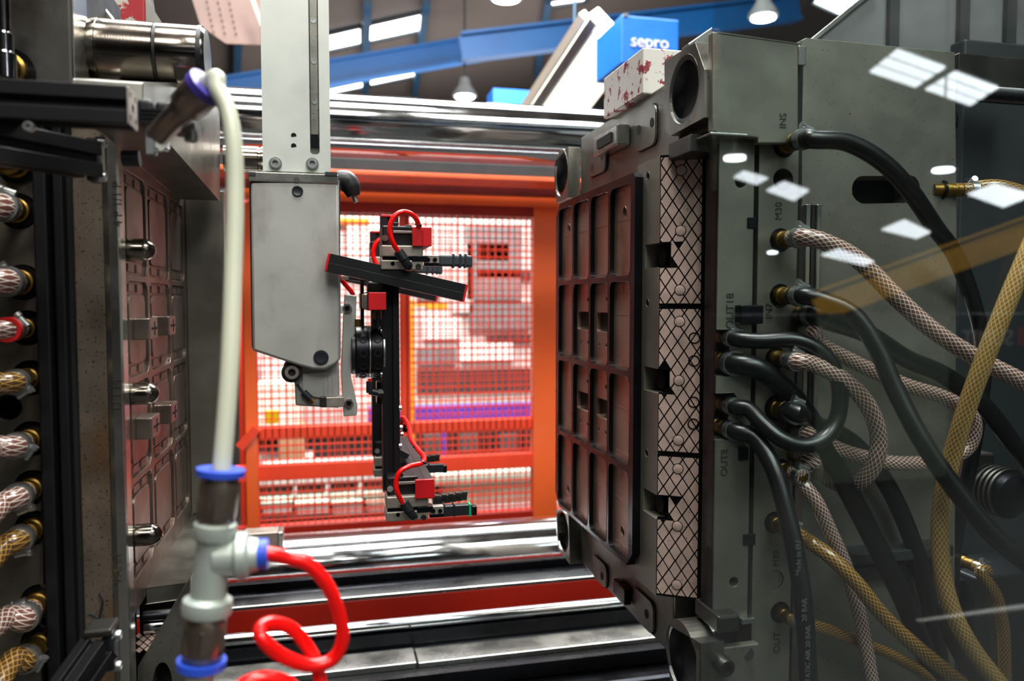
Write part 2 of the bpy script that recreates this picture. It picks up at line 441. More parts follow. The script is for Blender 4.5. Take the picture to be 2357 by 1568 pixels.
beam('roof_beam', (1060, 110), (1840, 18), 8.4, 8.4, .16, .27, 'blue_beam_paint', 'blue roof beam behind the blue box and steel block')
for i, (x, y0, y1, lab) in enumerate(((840, -20, 215, 'dark blue purlin crossing both skylight pairs'), (976, -20, 225, 'dark blue purlin at the right end of the skylights'),
                                     (1256, -20, 180, 'dark purlin behind the pale sloping gantry beam'), (545, -20, 215, 'dark purlin in the roof left of the robot column'))):
    p0 = pP(x+6, max(y0, 0), ROOF_P-V(0, 0, .12), ROOF_N); p1 = pP(x-22 if x > 900 else x, y1, ROOF_P-V(0, 0, .12), ROOF_N)
    tag(MB().bar(p0, p1, .10, .12).build('purlin', 'navy_paint', smooth=False), lab, 'purlin', 'roof purlins')
def high_bay(px, py, Y, label):
    p = pY(px, py, Y); t = thing('high_bay_lamp', label, 'lamp', p+V(0, 0, .02), 'round hall lamps')
    MB().rings(p, (0, 0, 1), [(0, .13), (.02, .135), (.12, .07), (.2, .05)], 24).build('shade', 'grey_paint', t)
    MB().cyl(p-V(0, 0, .012), p, .1, n=24).build('glow_face', 'lamp_glow', t)
    top = V(p.x, p.y, roofz(p.x)); MB().cyl(p+V(0, 0, .19), top, .012, n=8).build('rod', 'dark_grey_paint', t)
high_bay(1165, -6, 5.6, 'round hall lamp shining at the top edge between the skylights')
high_bay(1757, 40, 6.2, 'round hall lamp shining just above the grey steel plate')
high_bay(1070, 222, 8.5, 'small round hall lamp shining low over the chrome tie bar')
# pale gantry, conveyor rail, blue controller box, rivetted sheet
g = thing('gantry_beam', 'wide cream gantry beam with painted-on glow sloping up behind the tie bar', 'lamp', pY(1345, 150, 4.2))
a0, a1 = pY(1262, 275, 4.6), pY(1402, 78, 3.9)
MB().bar(a0, a1, .3, .17, (0, -1, .25)).build('glow_face', 'beam_glow', g, .004, smooth=False)  # gantry beam, no lamp: daylight on it is painted as glow
MB().bar(a0+V(-.11, -.1, .03), a1+V(-.11, -.1, .03), .05, .05, (0, -1, .25)).build('guide_rail', 'grey_paint', g, smooth=False)
MB().bar(a0+V(-.17, -.1, .05), a1+V(-.17, -.1, .05), .04, .05, (0, -1, .25)).build('edge_trim', 'cream_paint', g, smooth=False)
ct = None
ct = tag(MB().bar(pY(1205, 275, 5.4), pY(1330, 95, 5.0), .09, .22, (0, -1, .25)).build('cable_tray', 'dark_grey_paint', smooth=False), 'dark cable tray joined with a blue cabinet, sloping beside the cream strip light', 'tray')
q = pY(1322, 108, 5.02); MB().cyl(q, V(q.x, q.y, roofz(q.x)), .01, n=8).build('hanger', 'navy_paint', ct)
bx = thing('control_box', 'bright blue control box with white lettering above the chipped block', 'box', pY(1495, 120, 3.45))
MB().fbox(1430, 40, 1562, 150, 3.45, .35).build('body', 'blue_box_paint', bx, .006, smooth=False)
MB().fbox(1436, 30, 1446, 42, 3.45, .1).build('hook', 'grey_paint', bx, smooth=False)
p = pY(1496, 97, 3.445); text('lettering', 'sepro', p, AX, AZ, .084, 'white_plastic', bx, .002)
MB().fbox(1135, 206, 1232, 262, 5.2, .2).build('blue_cabinet', 'blue_box_paint', ct, smooth=False)  # blue cabinet with unseen support, joined to the tray as a part
s = thing('sheet_guard', 'dusty pink-beige sheet guard with rows of small holes at top', 'guard', pY(520, 50, 3.2))
pts = [pY(x, y, 3.2) for x, y in ((430, -40), (600, -40), (600, 103), (520, 100), (462, 60))]
MB().prism(pts, (0, .01, 0)).build('sheet', 'beige_sheet', s, smooth=False)
hm = MB()
for r in range(3):
    for k in range(8):
        x, y = 470+r*26+k*3, -25+k*14+r*2
        if y < 60+ (x-462)*.6 and x < 592: c = pY(x, y, 3.197); hm.cyl(c, c+V(0, .004, 0), .0045, n=8)
hm.build('rivets', 'beige_dark', s, kind='stuff')
tag(MB().bar(pY(578, -10, 3.1), pY(604, 60, 3.1), .016, .016).build('strut', 'cream_paint', smooth=False), 'thin cream strut crossing the beige sheet beside the column', 'strut')
# ================================================================== machine frame
def hbar(name, label, px, py0, py1, Y, dep, mat, x0=-.75, x1=1.15, cat='beam', bev=.002):
    z0, z1 = pY(px, py0, Y).z, pY(px, py1, Y).z
    b = MB().box(x0, x1, Y, Y+dep, z0, z1); return tag(b.build(name, mat, None, bev, smooth=False), label, cat)
def tie_bar(label, px, py0, py1, Y):
    zc = (pY(px, py0, Y).z+pY(px, py1, Y).z)/2; r = (pY(px, py0, Y).z-pY(px, py1, Y).z)/2
    t = thing('tie_bar', label, 'tie bar', (0.2, Y, zc-r), 'chrome tie bars')
    MB().cyl((-1.1, Y, zc), (1.9, Y, zc), r, n=64).build('bar', 'chrome', t)
    for x in (-.55, .95): MB().rings((x, Y, zc), AX, [(0, r*1.12), (.02, r*1.18), (.1, r*1.18), (.12, r*1.05)], 40).build('collar', 'steel_dark', t)
    return t
tie_bar('thick chrome tie bar crossing behind the robot column under the roof', 800, 218, 352, 1.95)
tb_ = tie_bar('thick chrome tie bar low in front of the red bed', 800, 1222, 1372, 1.95)
MB().fbox(560, 1228, 640, 1285, 1.86, .05).build('sensor_block', 'gripper_steel', tb_, .002, smooth=False)
MB().fbox(640, 1226, 652, 1285, 1.858, .05).build('block_end', 'steel_bright', tb_, .002, smooth=False)
hbar('guard_beam', 'maroon painted guard beam under the upper tie bar', 1000, 340, 372, 2.45, .1, 'maroon_paint', -1.2, 2.2)
hbar('guard_rail', 'black guide rail above the orange door frame', 1000, 372, 398, 2.4, .14, 'dark_grey_paint', -1.2, 2.2, 'rail')
hbar('door_track', 'thin bright orange track lip below the black rail', 1000, 398, 408, 2.38, .16, 'orange_paint', -1.2, 2.2, 'rail')
hbar('door_header', 'dark red header board above the mesh door', 1000, 408, 442, 2.62, .06, 'maroon_paint', -1.2, 2.2)
hbar('bed_trim', 'thin polished strip along the top of the red bed', 800, 1376, 1384, 1.70, .006, 'steel_bright', -.8, 1.3, 'strip', .001)
hbar('bed_beam', 'long red machine bed beam below the lower tie bar', 800, 1384, 1440, 1.70, .02, 'red_paint', -.8, 1.3)
hbar('bed_web', 'dark purple-black web between the lower tie bar and the red bed', 800, 1392, 1440, 1.73, .1, 'black_steel', -.8, 1.3, 'panel')
t = thing('linear_rail', 'round polished rail along the red bed on a black base', 'rail', (0.2, 1.56, .6))
zc = pY(800, 1448, 1.56).z
MB().cyl((-.8, 1.56, zc), (1.2, 1.56, zc), .012, n=24).build('rod', 'chrome', t)
MB().box(-.8, 1.2, 1.54, 1.6, zc-.05, zc-.012).build('base', 'black_steel', t, smooth=False)
MB().box(-.8, 1.2, 1.52, 1.54, zc-.06, zc-.042).build('lip', 'dark_grey_paint', t, smooth=False)
e = thing('bed_ledge', 'scuffed bright steel ledge of the machine bed at the bottom', 'ledge', (0.2, 1.42, .5))
z0 = pY(1000, 1500, 1.5).z
MB().box(-.8, .162, 1.462, 1.53, z0-.02, z0).build('plate', 'steel_bright', e, .002, smooth=False)
MB().box(.165, 1.2, 1.462, 1.53, z0-.022, z0-.002).build('plate', 'steel_bright', e, .002, smooth=False)
MB().box(-.8, 1.2, 1.43, 1.46, z0-.04, z0-.012).build('edge', 'black_steel', e, smooth=False)
tag(MB().box(-1.2, 1.3, 1.38, 2.1, 0, z0-.045).build('machine_bed', 'black_steel', None, .01, smooth=False), 'black machine bed body under the steel ledge', 'machine')
# ================================================================== rear safety door with mesh
YF = 2.72
d = thing('safety_door', 'red wire mesh safety door framed in orange behind the robot', 'door', (pY(900, 800, YF).x, YF, .7))
def dbar(nm, x0, y0, x1, y1, mat='orange_paint', dy=0, dep=.05):
    return MB().fbox(x0, y0, x1, y1, YF+dy, dep).build(nm, mat, d, .002, smooth=False)
dbar('post', 1228, 466, 1284, 1215); dbar('post', 562, 466, 590, 1240); dbar('mullion', 921, 480, 944, 1010, 'fence_red', .02, .03)
dbar('top_rail', 520, 440, 1340, 468, 'orange_paint', -.002); dbar('mid_rail', 580, 975, 1232, 999, 'fence_red', .02, .03)
dbar('low_rail', 540, 1060, 1232, 1094, 'fence_red', .004, .04); dbar('bottom_rail', 540, 1196, 1300, 1240, 'red_paint', .003)
for x0, x1, nm in ((-0.62, None, 'brace'),):
    MB().bar(pY(552, 1030, YF), pY(592, 985, YF), .03, .03).build('brace', 'fence_red', d, smooth=False)
wm = MB(); xa, xb = pY(590, 800, YF).x, pY(1230, 800, YF).x; za, zb = pY(900, 1200, YF).z, pY(900, 465, YF).z
n = 42
for i in range(n+1):
    x = xa+(xb-xa)*i/n; wm.box(x-.0019, x+.0019, YF+.02, YF+.0235, za, zb)
m = int((zb-za)/((xb-xa)/n))
for i in range(m+1):
    z = za+(zb-za)*i/m; wm.box(xa, xb, YF+.0235, YF+.027, z-.0019, z+.0019)
wm.build('wire_mesh', 'fence_red', d, kind='stuff', smooth=False)
pk = MB().fbox(755, 466, 1230, 494, YF+.005, .01).build('pink_strip', 'red_paint', d, smooth=False)
# second fence beyond
YG = 3.25
d2 = thing('inner_fence', 'second red wire fence standing beyond the mesh door', 'fence', (.3, YG, .4))
wm = MB(); xa, xb = pY(560, 800, YG).x, pY(1260, 800, YG).x; za, zb = pY(900, 1190, YG).z, pY(900, 480, YG).z
for i in range(39):
    x = xa+(xb-xa)*i/38; wm.box(x-.0017, x+.0017, YG, YG+.004, za, zb)
for i in range(41):
    z = za+(zb-za)*i/40; wm.box(xa, xb, YG+.004, YG+.008, z-.0017, z+.0017)
wm.build('wire_mesh', 'fence_red', d2, kind='stuff', smooth=False)
for x in (xa, xb): MB().box(x-.02, x+.02, YG, YG+.04, 0, zb+.05).build('post', 'fence_red', d2, smooth=False)
# ------------------------------------------------------------------ things beyond the fence
def slab(nm, lab, cat, x0, y0, x1, y1, Y, dep, mat, group=None):
    return tag(MB().fbox(x0, y0, x1, y1, Y, dep).build(nm, mat, None, .004, smooth=False), lab, cat, group)
mc = thing('moulding_machine', 'large pale moulding machine seen through the mesh door', 'machine', (pY(950, 900, 5.4).x, 5.4, .05))
MB().fbox(585, 500, 1320, 930, 5.4, .8).build('housing', 'pale_grey_paint', mc, .01, smooth=False)
for i, (x0, y0, x1, y1, m_) in enumerate(((600, 640, 700, 700, 'dark_grey_paint'), (1100, 620, 1225, 640, 'dark_grey_paint'), (1040, 560, 1090, 720, 'pale_grey_paint'), (1120, 770, 1225, 786, 'dark_grey_paint'), (960, 800, 1050, 840, 'grey_paint'), (960, 640, 1010, 690, 'grey_paint'), (1075, 520, 1200, 690, 'grey_paint'), (975, 730, 1060, 780, 'white_plastic'), (1080, 700, 1220, 760, 'grey_paint'),
        (1060, 790, 1180, 830, 'white_plastic'), (960, 850, 1225, 905, 'dark_grey_paint'), (600, 840, 700, 880, 'white_plastic'), (800, 500, 890, 640, 'white_plastic'), (1100, 560, 1170, 600, 'white_plastic'))):
    MB().fbox(x0, y0, x1, y1, 5.37, .06).build('panel', m_, mc, smooth=False)
MB().fbox(570, 925, 1330, 985, 5.3, .9).build('plinth', 'pale_grey_paint', mc, smooth=False)
slab('roller_beam', 'long violet-blue beam showing through the mesh above the mid rail', 'beam', 848, 934, 1300, 972, 4.6, .08, 'violet_blue')
slab('post_guard', 'short violet-blue post below the long beam, seen through mesh', 'post', 1019, 990, 1030, 1300, 4.5, .06, 'violet_blue')
slab('warning_sign', 'small lime yellow sign behind the mesh left of the robot', 'sign', 611, 945, 641, 976, YF+.04, .01, 'lime_sign')
ys = thing('yellow_stand', 'thin yellow stand with a small arm behind the mesh, right of the orange mullion', 'stand', pY(949, 830, 4.2))
q = pY(949, 690, 4.2); MB().box(q.x-.012, q.x+.012, 4.2, 4.24, 0, q.z).build('post', 'yellow_paint', ys, smooth=False)
MB().fbox(949, 700, 1000, 706, 4.205, .03).build('arm', 'yellow_paint', ys, smooth=False)
MB().fbox(985, 697, 1030, 712, 4.2, .05).build('bracket', 'yellow_paint', ys, smooth=False)
MB().fbox(780, 502, 850, 516, 5.36, .05).build('yellow_strip', 'yellow_paint', mc, smooth=False)
slab('carton_stand', 'pale stand under the two cartons behind the mesh', 'stand', 580, 1062, 720, 1270, 4.6, .3, 'pale_grey_paint')
slab('carton', 'brown carton behind the mesh, left of the column foot', 'box', 640, 985, 700, 1062, 4.6, .3, 'carton', 'cartons beyond the fence')
slab('carton', 'pale cream carton behind the mesh near the robot wrist', 'box', 590, 885, 690, 985, 4.6, .3, 'cream_paint', 'cartons beyond the fence')
rk = thing('dark_rack', 'dark equipment rack behind the mesh between the two rails', 'rack', (pY(1100, 1050, 4.8).x, 4.8, .2))
MB().fbox(950, 985, 1300, 1055, 4.8, .4).build('cabinet', 'dark_grey_paint', rk, smooth=False)
for x in (975, 1060, 1150): MB().fbox(x, 1000, x+40, 1040, 4.78, .03).build('panel', 'grey_paint', rk, smooth=False)
def feet(o, x0, x1, Y0, Y1, z, w=.05, mat='dark_grey_paint'):
    for x in (x0, x1):
        for y in (Y0, Y1): MB().box(x-w/2, x+w/2, y-w/2, y+w/2, 0, z).build('leg', mat, o, smooth=False)
MB().box(pY(570, 985, 5.3).x, pY(1330, 985, 5.3).x, 5.35, 6.1, 0, pY(950, 985, 5.3).z).build('base', 'dark_grey_paint', mc, smooth=False)
feet(rk, pY(960, 1050, 4.8).x, pY(1290, 1050, 4.8).x, 4.85, 5.15, pY(1100, 1055, 4.8).z)
cv = thing('conveyor', 'white framed conveyor low behind the mesh, left of the gripper', 'conveyor', (pY(750, 1150, 3.9).x, 3.9, .3))
MB().fbox(590, 1098, 900, 1112, 3.9, .5).build('deck', 'white_plastic', cv, smooth=False)
MB().fbox(590, 1118, 900, 1140, 3.95, .4).build('side_panel', 'dark_grey_paint', cv, smooth=False)
for x in (683, 757, 832, 890): MB().bar(pY(x, 1096, 3.88), pY(x-5, 1140, 3.88), .02, .02).build('upright', 'white_plastic', cv, smooth=False)
MB().fbox(585, 1140, 905, 1150, 3.88, .5).build('lower_rail', 'pale_green', cv, smooth=False)
MB().fbox(585, 1188, 905, 1200, 3.8, .5).build('bottom_shelf', 'dark_grey_paint', cv, smooth=False)
for x0, x1, lab in ((603, 670, 'white plastic tote, leftmost of the row low behind the mesh'), (681, 757, 'white plastic tote, second from left in the row low behind the mesh'),
                    (766, 836, 'white plastic tote, third from left in the row low behind the mesh'), (846, 905, 'white plastic tote, last of the row, beside the black vertical beam')):
    t = thing('tote', lab, 'box', pY((x0+x1)/2, 1188, 3.82), 'white totes on the conveyor shelf')
    MB().fbox(x0, 1160, x1, 1187, 3.82, .2).build('body', 'white_plastic', t, .01, smooth=False)
    MB().fbox(x0-2, 1157, x1+2, 1161, 3.815, .21).build('rim', 'pale_green', t, smooth=False)
feet(cv, pY(592, 1150, 3.88).x, pY(898, 1150, 3.88).x, 3.9, 4.35, pY(750, 1140, 3.88).z)
tb = thing('pale_tray_table', 'pale green tray table low behind the mesh near the orange post', 'table', (pY(1110, 1140, 3.9).x, 3.9, .3))
MB().fbox(1000, 1095, 1300, 1110, 3.9, .5).build('tabletop', 'pale_green', tb, smooth=False)
MB().fbox(1000, 1110, 1300, 1165, 3.95, .4).build('apron', 'pale_green', tb, smooth=False)
MB().fbox(1000, 1165, 1300, 1180, 3.9, .4).build('shelf', 'white_plastic', tb, smooth=False)

feet(tb, pY(1010, 1150, 3.9).x, pY(1290, 1150, 3.9).x, 3.95, 4.35, pY(1100, 1110, 3.9).z)
# ================================================================== right mould half
XR, XS, XB, XK, YN = .394, .405, .437, .418, .82
rm = thing('injection_mould', 'large steel injection mould half with cavities and grid plates, right of the robot', 'mould', (.50, 1.05, 1.03))
y0, y1 = pX(1460, 700, XR).y, pX(1280, 700, XR).y
zt, zb = pX(1460, 397, XR).z, pX(1460, 1318, XR).z
def yz(a, b, X): return V(X, a, b)
# black cavity frame with 16 pockets
ch = .022; outl = [(y0, zb+ch), (y0, zt-.006), (y0+.006, zt), (y1-ch, zt), (y1, zt-ch), (y1, zb+ch), (y1-ch, zb), (y0+ch, zb)]
mg = .011; cy = [y0+mg+(y1-y0-2*mg)*k/4 for k in range(5)]
c4 = [pX(1425, yy, XR).z for yy in (424, 642, 857, 1071, 1284)]
holes = []; cells = []; rg = .0038
for i in range(4):
    for j in range(4):
        a0, a1, b0, b1 = cy[i]+rg, cy[i+1]-rg, c4[j+1]+rg, c4[j]-rg
        cells.append((i, j, a0, a1, b0, b1)); holes.append([yz(a, b, XR) for a, b in rrect(a0, a1, b0, b1, .011)])
MB().prism([yz(a, b, XR) for a, b in outl], (.014, 0, 0), holes).build('cavity_frame', 'black_steel', rm, .0012, label='black frame around sixteen cavities')
for i, j, a0, a1, b0, b1 in cells:
    X = XR+.0065; hs = []; mid = i in (1, 2) and j in (1, 2); w, h = a1-a0, b1-b0
    if mid:
        e0, e1 = (a0+.012, a1-.002) if i == 2 else (a0+.002, a1-.012)
        hs.append([yz(a, b, X) for a, b in rrect(e0, e1, b0+h*.40, b0+h*.64, .004)])
        for a, b in ((a0+w*.3, b0+h*.80), (a0+w*.3, b0+h*.24), (a0+w*.7, b0+h*.24)): hs.append(circ(yz(a, b, X), AY, AZ, .0035, 12))
    if (i, j) in ((0, 0), (3, 0), (0, 3), (3, 3)): hs.append(circ(yz(a0+w*.5, b0+h*(.72 if j == 0 else .26), X), AY, AZ, .0075, 16))
    MB().prism([yz(a, b, X) for a, b in rrect(a0-.001, a1+.001, b0-.001, b1+.001, .011)], (.012, 0, 0), hs).build('cavity_insert', 'steel_brown', rm, .0006)
    # stepped lands: relief strips that the photograph shows on each insert
    if not mid:
        lm = MB()
        for (c0, c1, d0, d1) in ((.12, .46, .03, .11), (.52, .86, .03, .11), (.12, .46, .89, .97), (.52, .86, .89, .97), (.08, .92, .62, .625)):
            lm.box(X-.0003, X+.001, a0+w*c0, a0+w*c1, b0+h*d0, b0+h*d1)
        lm.build('insert_land', 'steel_brown', rm, smooth=False, kind='stuff')
MB().box(XR+.0125, XB+.02, y0+.004, y1-.004, zb+.004, zt-.004).build('carrier_plate', 'steel_dark', rm, .002, smooth=False)
# edge strip with three pockets
s0, s1 = pX(1515, 700, XS).y, pX(1465, 700, XS).y
sz0, sz1 = pX(1515, 1378, XS).z, pX(1515, 361, XS).z
pk = []
for yy0, yy1 in ((562, 617), (847, 902), (1134, 1188)):
    za, zb_ = pX(1500, yy1, XS).z, pX(1500, yy0, XS).z; yb = pX(1484, 700, XS).y
    pk.append((za, zb_, yb))
out = [(s1, sz0), (s1, sz1), (s0, sz1)]
for za, zb_, yb in pk: out += [(s0, zb_), (yb, zb_), (yb, za), (s0, za)]
out.append((s0, sz0))
hs = [circ(yz(pX(x, yy, XS).y, pX(x, yy, XS).z, XS), AY, AZ, .0055, 14) for x, yy in ((1491, 405), (1490, 698), (1488, 1043))]
MB().prism([yz(a, b, XS) for a, b in out], (.02, 0, 0), hs).build('edge_strip', 'steel_face', rm, .0008, smooth=False)
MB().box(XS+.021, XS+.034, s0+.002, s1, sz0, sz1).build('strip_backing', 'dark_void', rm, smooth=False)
for za, zb_, yb in pk:
    b = MB(); cz = (za+zb_)/2; b.box(XS+.0205, XS+.03, s0-.004, yb, za, zb_); b.build('pocket_floor', 'steel_dark', rm, smooth=False)
    MB().cyl((XS+.0203, s0+.016, cz), (XS+.012, s0+.016, cz), .012, n=24).build('ejector_bush', 'black_steel', rm)
# tilted bronze grid plates
A, B = V(XS+.001, s0, 0), V(.4526, .8705, 0); ug = (B-A).normalized(); ng = V(ug.y, -ug.x, 0); wg = (B-A).length
def gz(py): return pX(1515, py, XS).z
nb = AZ
for q, (ya, yb) in enumerate(((359, 704), (706, 1044), (1046, 1376))):
    z0, z1 = gz(yb), gz(ya); org = A
    notch = [(za, zb_) for za, zb_, _ in pk if z0 < (za+zb_)/2 < z1]; nw = .0135
    out = [(0, z0), (wg, z0), (wg, z1), (0, z1)]
    for za, zb_ in notch: out += [(0, zb_), (nw, zb_), (nw, za), (0, za)]
    def g3(a, z, off=0.0): return V(A.x, A.y, 0)+ug*a+AZ*z+ng*off
    gp = MB().prism([g3(a, z) for a, z in out], -ng*.012).build('grid_plate', 'black_steel', rm, smooth=False, label='bronze wear plate with diamond oil grooves')
    pads = MB(); px_, pz_ = wg/3.5, .0236; gr = .0011
    def clip(poly, f):
        o = []
        for k in range(len(poly)):
            p, r = poly[k], poly[(k+1) % len(poly)]; fp, fr = f(p), f(r)
            if fp >= 0: o.append(p)
            if (fp >= 0) != (fr >= 0): s_ = fp/(fp-fr); o.append((p[0]+(r[0]-p[0])*s_, p[1]+(r[1]-p[1])*s_))
        return o
    plugs = [(wg*.47, gz(v_)) for v_ in (396, 533, 668, 740, 875, 1012, 1078, 1210, 1346) if z0 < gz(v_) < z1]
    for r in range(-1, int((z1-z0)/(pz_/2))+3):
        for c in range(-1, 6):
            cx = (c+(.5 if r % 2 else 0))*px_; cz = z0+r*pz_/2
            hx, hz = px_/2-gr, pz_/2-gr*1.2
            poly = [(cx-hx, cz), (cx, cz-hz), (cx+hx, cz), (cx, cz+hz)]
            for f in (lambda p: p[0]-.001, lambda p: wg-.004-p[0], lambda p: p[1]-z0-.003, lambda p: z1-.003-p[1])+tuple((lambda p: p[0]-nw-.001) if za < cz < zb_ else (lambda p, q=zb_: p[1]-q-.001) if cz >= zb_ else (lambda p, q=za: q-.001-p[1]) for za, zb_ in notch if cx < nw+.014 and za-.016 < cz < zb_+.016): poly = clip(poly, f) if poly else poly
            if len(poly) > 2: pads.prism([g3(a, z, 0) for a, z in poly], ng*.0009)
    pads.build('diamond_pads', 'bronze_plate', gp, kind='stuff', smooth=False)
    for a, b in plugs:
        MB().cyl(g3(a, b, 0), g3(a, b, .0011), .0070, n=18).build('plug_ring', 'black_steel', gp)
        MB().rings(g3(a, b, 0), ng, [(0, .0060), (.0014, .0060), (.0016, .0054)], 18).build('screw_plug', 'bronze_plate', gp)
    for v_ in (777, 829, 923, 973):
        if z0 < gz(v_) < z1: MB().rings(g3(wg*.80, gz(v_), .0002), ng, [(0, .0072), (.0012, .0072), (.0013, .0058), (.0004, .0055)], 18).build('socket_screw', 'black_steel', gp)
# backing plate with covers
by0, by1 = .828, pX(1336, 600, XB).y
bz1 = pX(1400, 277, XB).z; bz0 = pX(1440, 1400, XB).z
MB().box(XB, XB+.05, by0+.085, by1, bz0, bz1).build('backing_plate', 'steel', rm, .002, smooth=False)
def cover(pxs, nm='cover_plate', mat='steel', th=.0025, scr=()):
    P = [pX(x, y, XB) for x, y in pxs]; ya = min(p.y for p in P); yb = max(p.y for p in P); za = min(p.z for p in P); zc = max(p.z for p in P)
    MB().prism([yz(a, b, XB-.0004) for a, b in rrect(ya-.002, yb+.002, za-.002, zc+.002, .012)], (-.0006, 0, 0)).build('recess', 'dark_void', rm, smooth=False)
    c = MB().prism([yz(a, b, XB-.001) for a, b in rrect(ya, yb, za, zc, .012)], (-th, 0, 0)).build(nm, mat, rm, .0006, smooth=False)
    for fa, fb in scr: MB().cyl((XB-.001-th, ya+(yb-ya)*fa, za+(zc-za)*fb), (XB-.0014-th, ya+(yb-ya)*fa, za+(zc-za)*fb), .0065, n=16).build('screw_hole', 'dark_void', c)
def span(x0, x1, yc0, yc1):
    xm = (x0+x1)/2; return [(x0, (yc0+yc1)/2), (x1, (yc0+yc1)/2), (xm, yc0), (xm, yc1)]
cover(span(1469, 1513, 250, 340), scr=((.15, .55), (.85, .55))); cover(span(1360, 1398, 330, 400), scr=((.2, .5), (.8, .3)))
cover(span(1368, 1400, 1290, 1340), scr=((.3, .4),)); cover(span(1462, 1508, 1370, 1440), scr=((.3, .5),))
P0, P1 = pX(1452, 312, XB), pX(1396, 330, XB)
ky = (P0.y, P1.y); kz = P0.z
kb = MB().box(XB-.022, XB-.001, ky[0], ky[1], kz-.014, kz+.016).build('latch_block', 'steel_bright', rm, .002, smooth=False)
MB().box(XB-.024, XB-.0215, ky[0]+.02, ky[1]-.02, kz-.006, kz+.008).build('slot', 'dark_void', kb, smooth=False)
lb = pX(1438, 1358, XB); MB().box(XB-.012, XB-.001, lb.y-.03, lb.y+.02, lb.z-.012, lb.z+.012).build('latch_block', 'black_steel', rm, .002, smooth=False)
# ------------------------------------------------ corner blocks with guide bores
def corner(pxs, cpx, rad, X, th, nm='corner_block'):
    pts = [pX(x, y, X) for x, y in pxs]; c = pX(*cpx, X)
    b = MB().prism(pts, (th, 0, 0), [circ(c, AY, AZ, rad, 40)]).build(nm, 'steel', rm, .0012, smooth=False)
    L_ = XB-X-.001
    MB().hollow(c+V(.002, 0, 0), AX, L_-.003, rad*.998, rad*.84, 40).build('guide_bush', 'chrome', b)
    MB().cyl(c+V(L_-.002, 0, 0), c+V(L_, 0, 0), rad*.9, n=32).build('bore_end', 'dark_void', b)
    return b
corner([(1529, 142), (1600, 97), (1622, 160), (1622, 270), (1543, 313), (1531, 300)], (1573, 206), .040, XK, .032)
corner([(1277, 372), (1308, 338), (1308, 455), (1280, 468)], (1291, 398), .042, XK, .022)
corner([(1281, 1172), (1308, 1186), (1312, 1300), (1284, 1262)], (1294, 1222), .040, XK, .022)
corner([(1534, 1436), (1613, 1482), (1613, 1640), (1545, 1590), (1532, 1470)], (1567, 1512), .044, XK, .03)
# chipped red and white block on top
XW = .427; pr = [pX(x, y, XW) for x, y in ((1388, 190), (1479, 100), (1480, 212), (1390, 276))]
ya, yb = (pr[1].y+pr[2].y)/2, (pr[0].y+pr[3].y)/2; za, zc = (pr[2].z+pr[3].z)/2, (pr[0].z+pr[1].z)/2
MB().box(XW, pY(1640, 150, ya).x, ya, yb, za, zc).build('lifting_block', 'white_chipped', rm, .002, smooth=False, label='block with flaking red and white paint')
# ------------------------------------------------ front plates
def fx(px, Y=YN, py=700): return pY(px, py, Y).x
def fz(py, Y=YN, px=1740): return pY(px, py, Y).z
yA = .80
def lug(px, py): p = pY(px, py, yA); return p
# top plate (spans both)
pts = [(1640, 172), (1640, 72), (1838, 100), (1838, 330), (1745, 330), (1745, 318), (1660, 306), (1640, 300)]
MB().prism([pY(x, y, yA) for x, y in pts], (0, .011, 0)).build('top_plate', 'steel_face', rm, .0015, smooth=False)
MB().box(.462, pY(1838, 200, yA).x-.002, yA+.0115, yA+.12, fz(330), fz(110)).build('top_plate_body', 'steel_dark', rm, smooth=False)
MB().prism([pY(x, y, yA+.1) for x, y in ((1585, 160), (1585, 100), (1640, 62), (1640, 300), (1600, 300))], (0, .02, 0)).build('top_plate_shoulder', 'steel_bright', rm, .001, smooth=False)
MB().fbox(1635, 306, 1722, 312, yA-.004, .05).build('bright_ledge', 'steel_bright', rm, .0008, smooth=False)
MB().fbox(1590, 312, 1740, 352, yA+.03, .06).build('drilled_strip', 'steel_dark', rm, .001, smooth=False)
sp = MB()
for x, y, r in ((1590, 336, .006), (1603, 330, .005), (1615, 324, .005), (1637, 318, .009)):
    c = pX(x, y, XK+.028); sp.rings(c, -AX, [(0, r), (.001, r), (.001, r*.6), (0, r*.6)], 14)
MB().prism([pX(x, y, XK+.03) for x, y in ((1575, 356), (1575, 335), (1650, 300), (1650, 345))], (.02, 0, 0)).build('drilled_block', 'steel', rm, .001, smooth=False)
sp.build('bolt_hole', 'dark_void', rm, kind='stuff')
# plate A with two notches, plate B with holes
xa0, xa1 = fx(1651), fx(1731)
n1, n2 = (fz(758, px=1690), fz(866, px=1690)), (fz(904, px=1690), fz(1012, px=1690)); xn = fx(1703)
out = [(xa0, fz(1418)), (xa1, fz(1418)), (xa1, fz(322)), (xa0, fz(322))]
for (u_, l_) in (n1, n2): out += [(xa0, u_), (xn-.006, u_), (xn, u_-.008), (xn, l_+.008), (xn-.006, l_), (xa0, l_)]
hs = [circ(pY(1705, 418, YN), AX, AZ, .0075, 18), circ(pY(1689, 1340, YN), AX, AZ, .006, 18)]
MB().prism([V(x, YN, z) for x, z in out], (0, .03, 0), hs).build('core_plate', 'steel_face', rm, .0012, smooth=False)
MB().box(xa0+.012, xa1, YN+.04, YN+.09, fz(1418), fz(322)).build('plate_backing', 'steel_dark', rm, smooth=False)
MB().box(xa0-.0012, xa0-.0002, YN+.003, YN+.029, fz(1400), fz(335)).build('side_shade_strip', 'black_steel', rm, smooth=False)  # thin black sheet painting in the shadow on the core plate's side
MB().box(xa1, fx(1742), YN+.03, YN+.08, fz(1420), fz(325)).build('slot_floor', 'dark_void', rm, smooth=False)
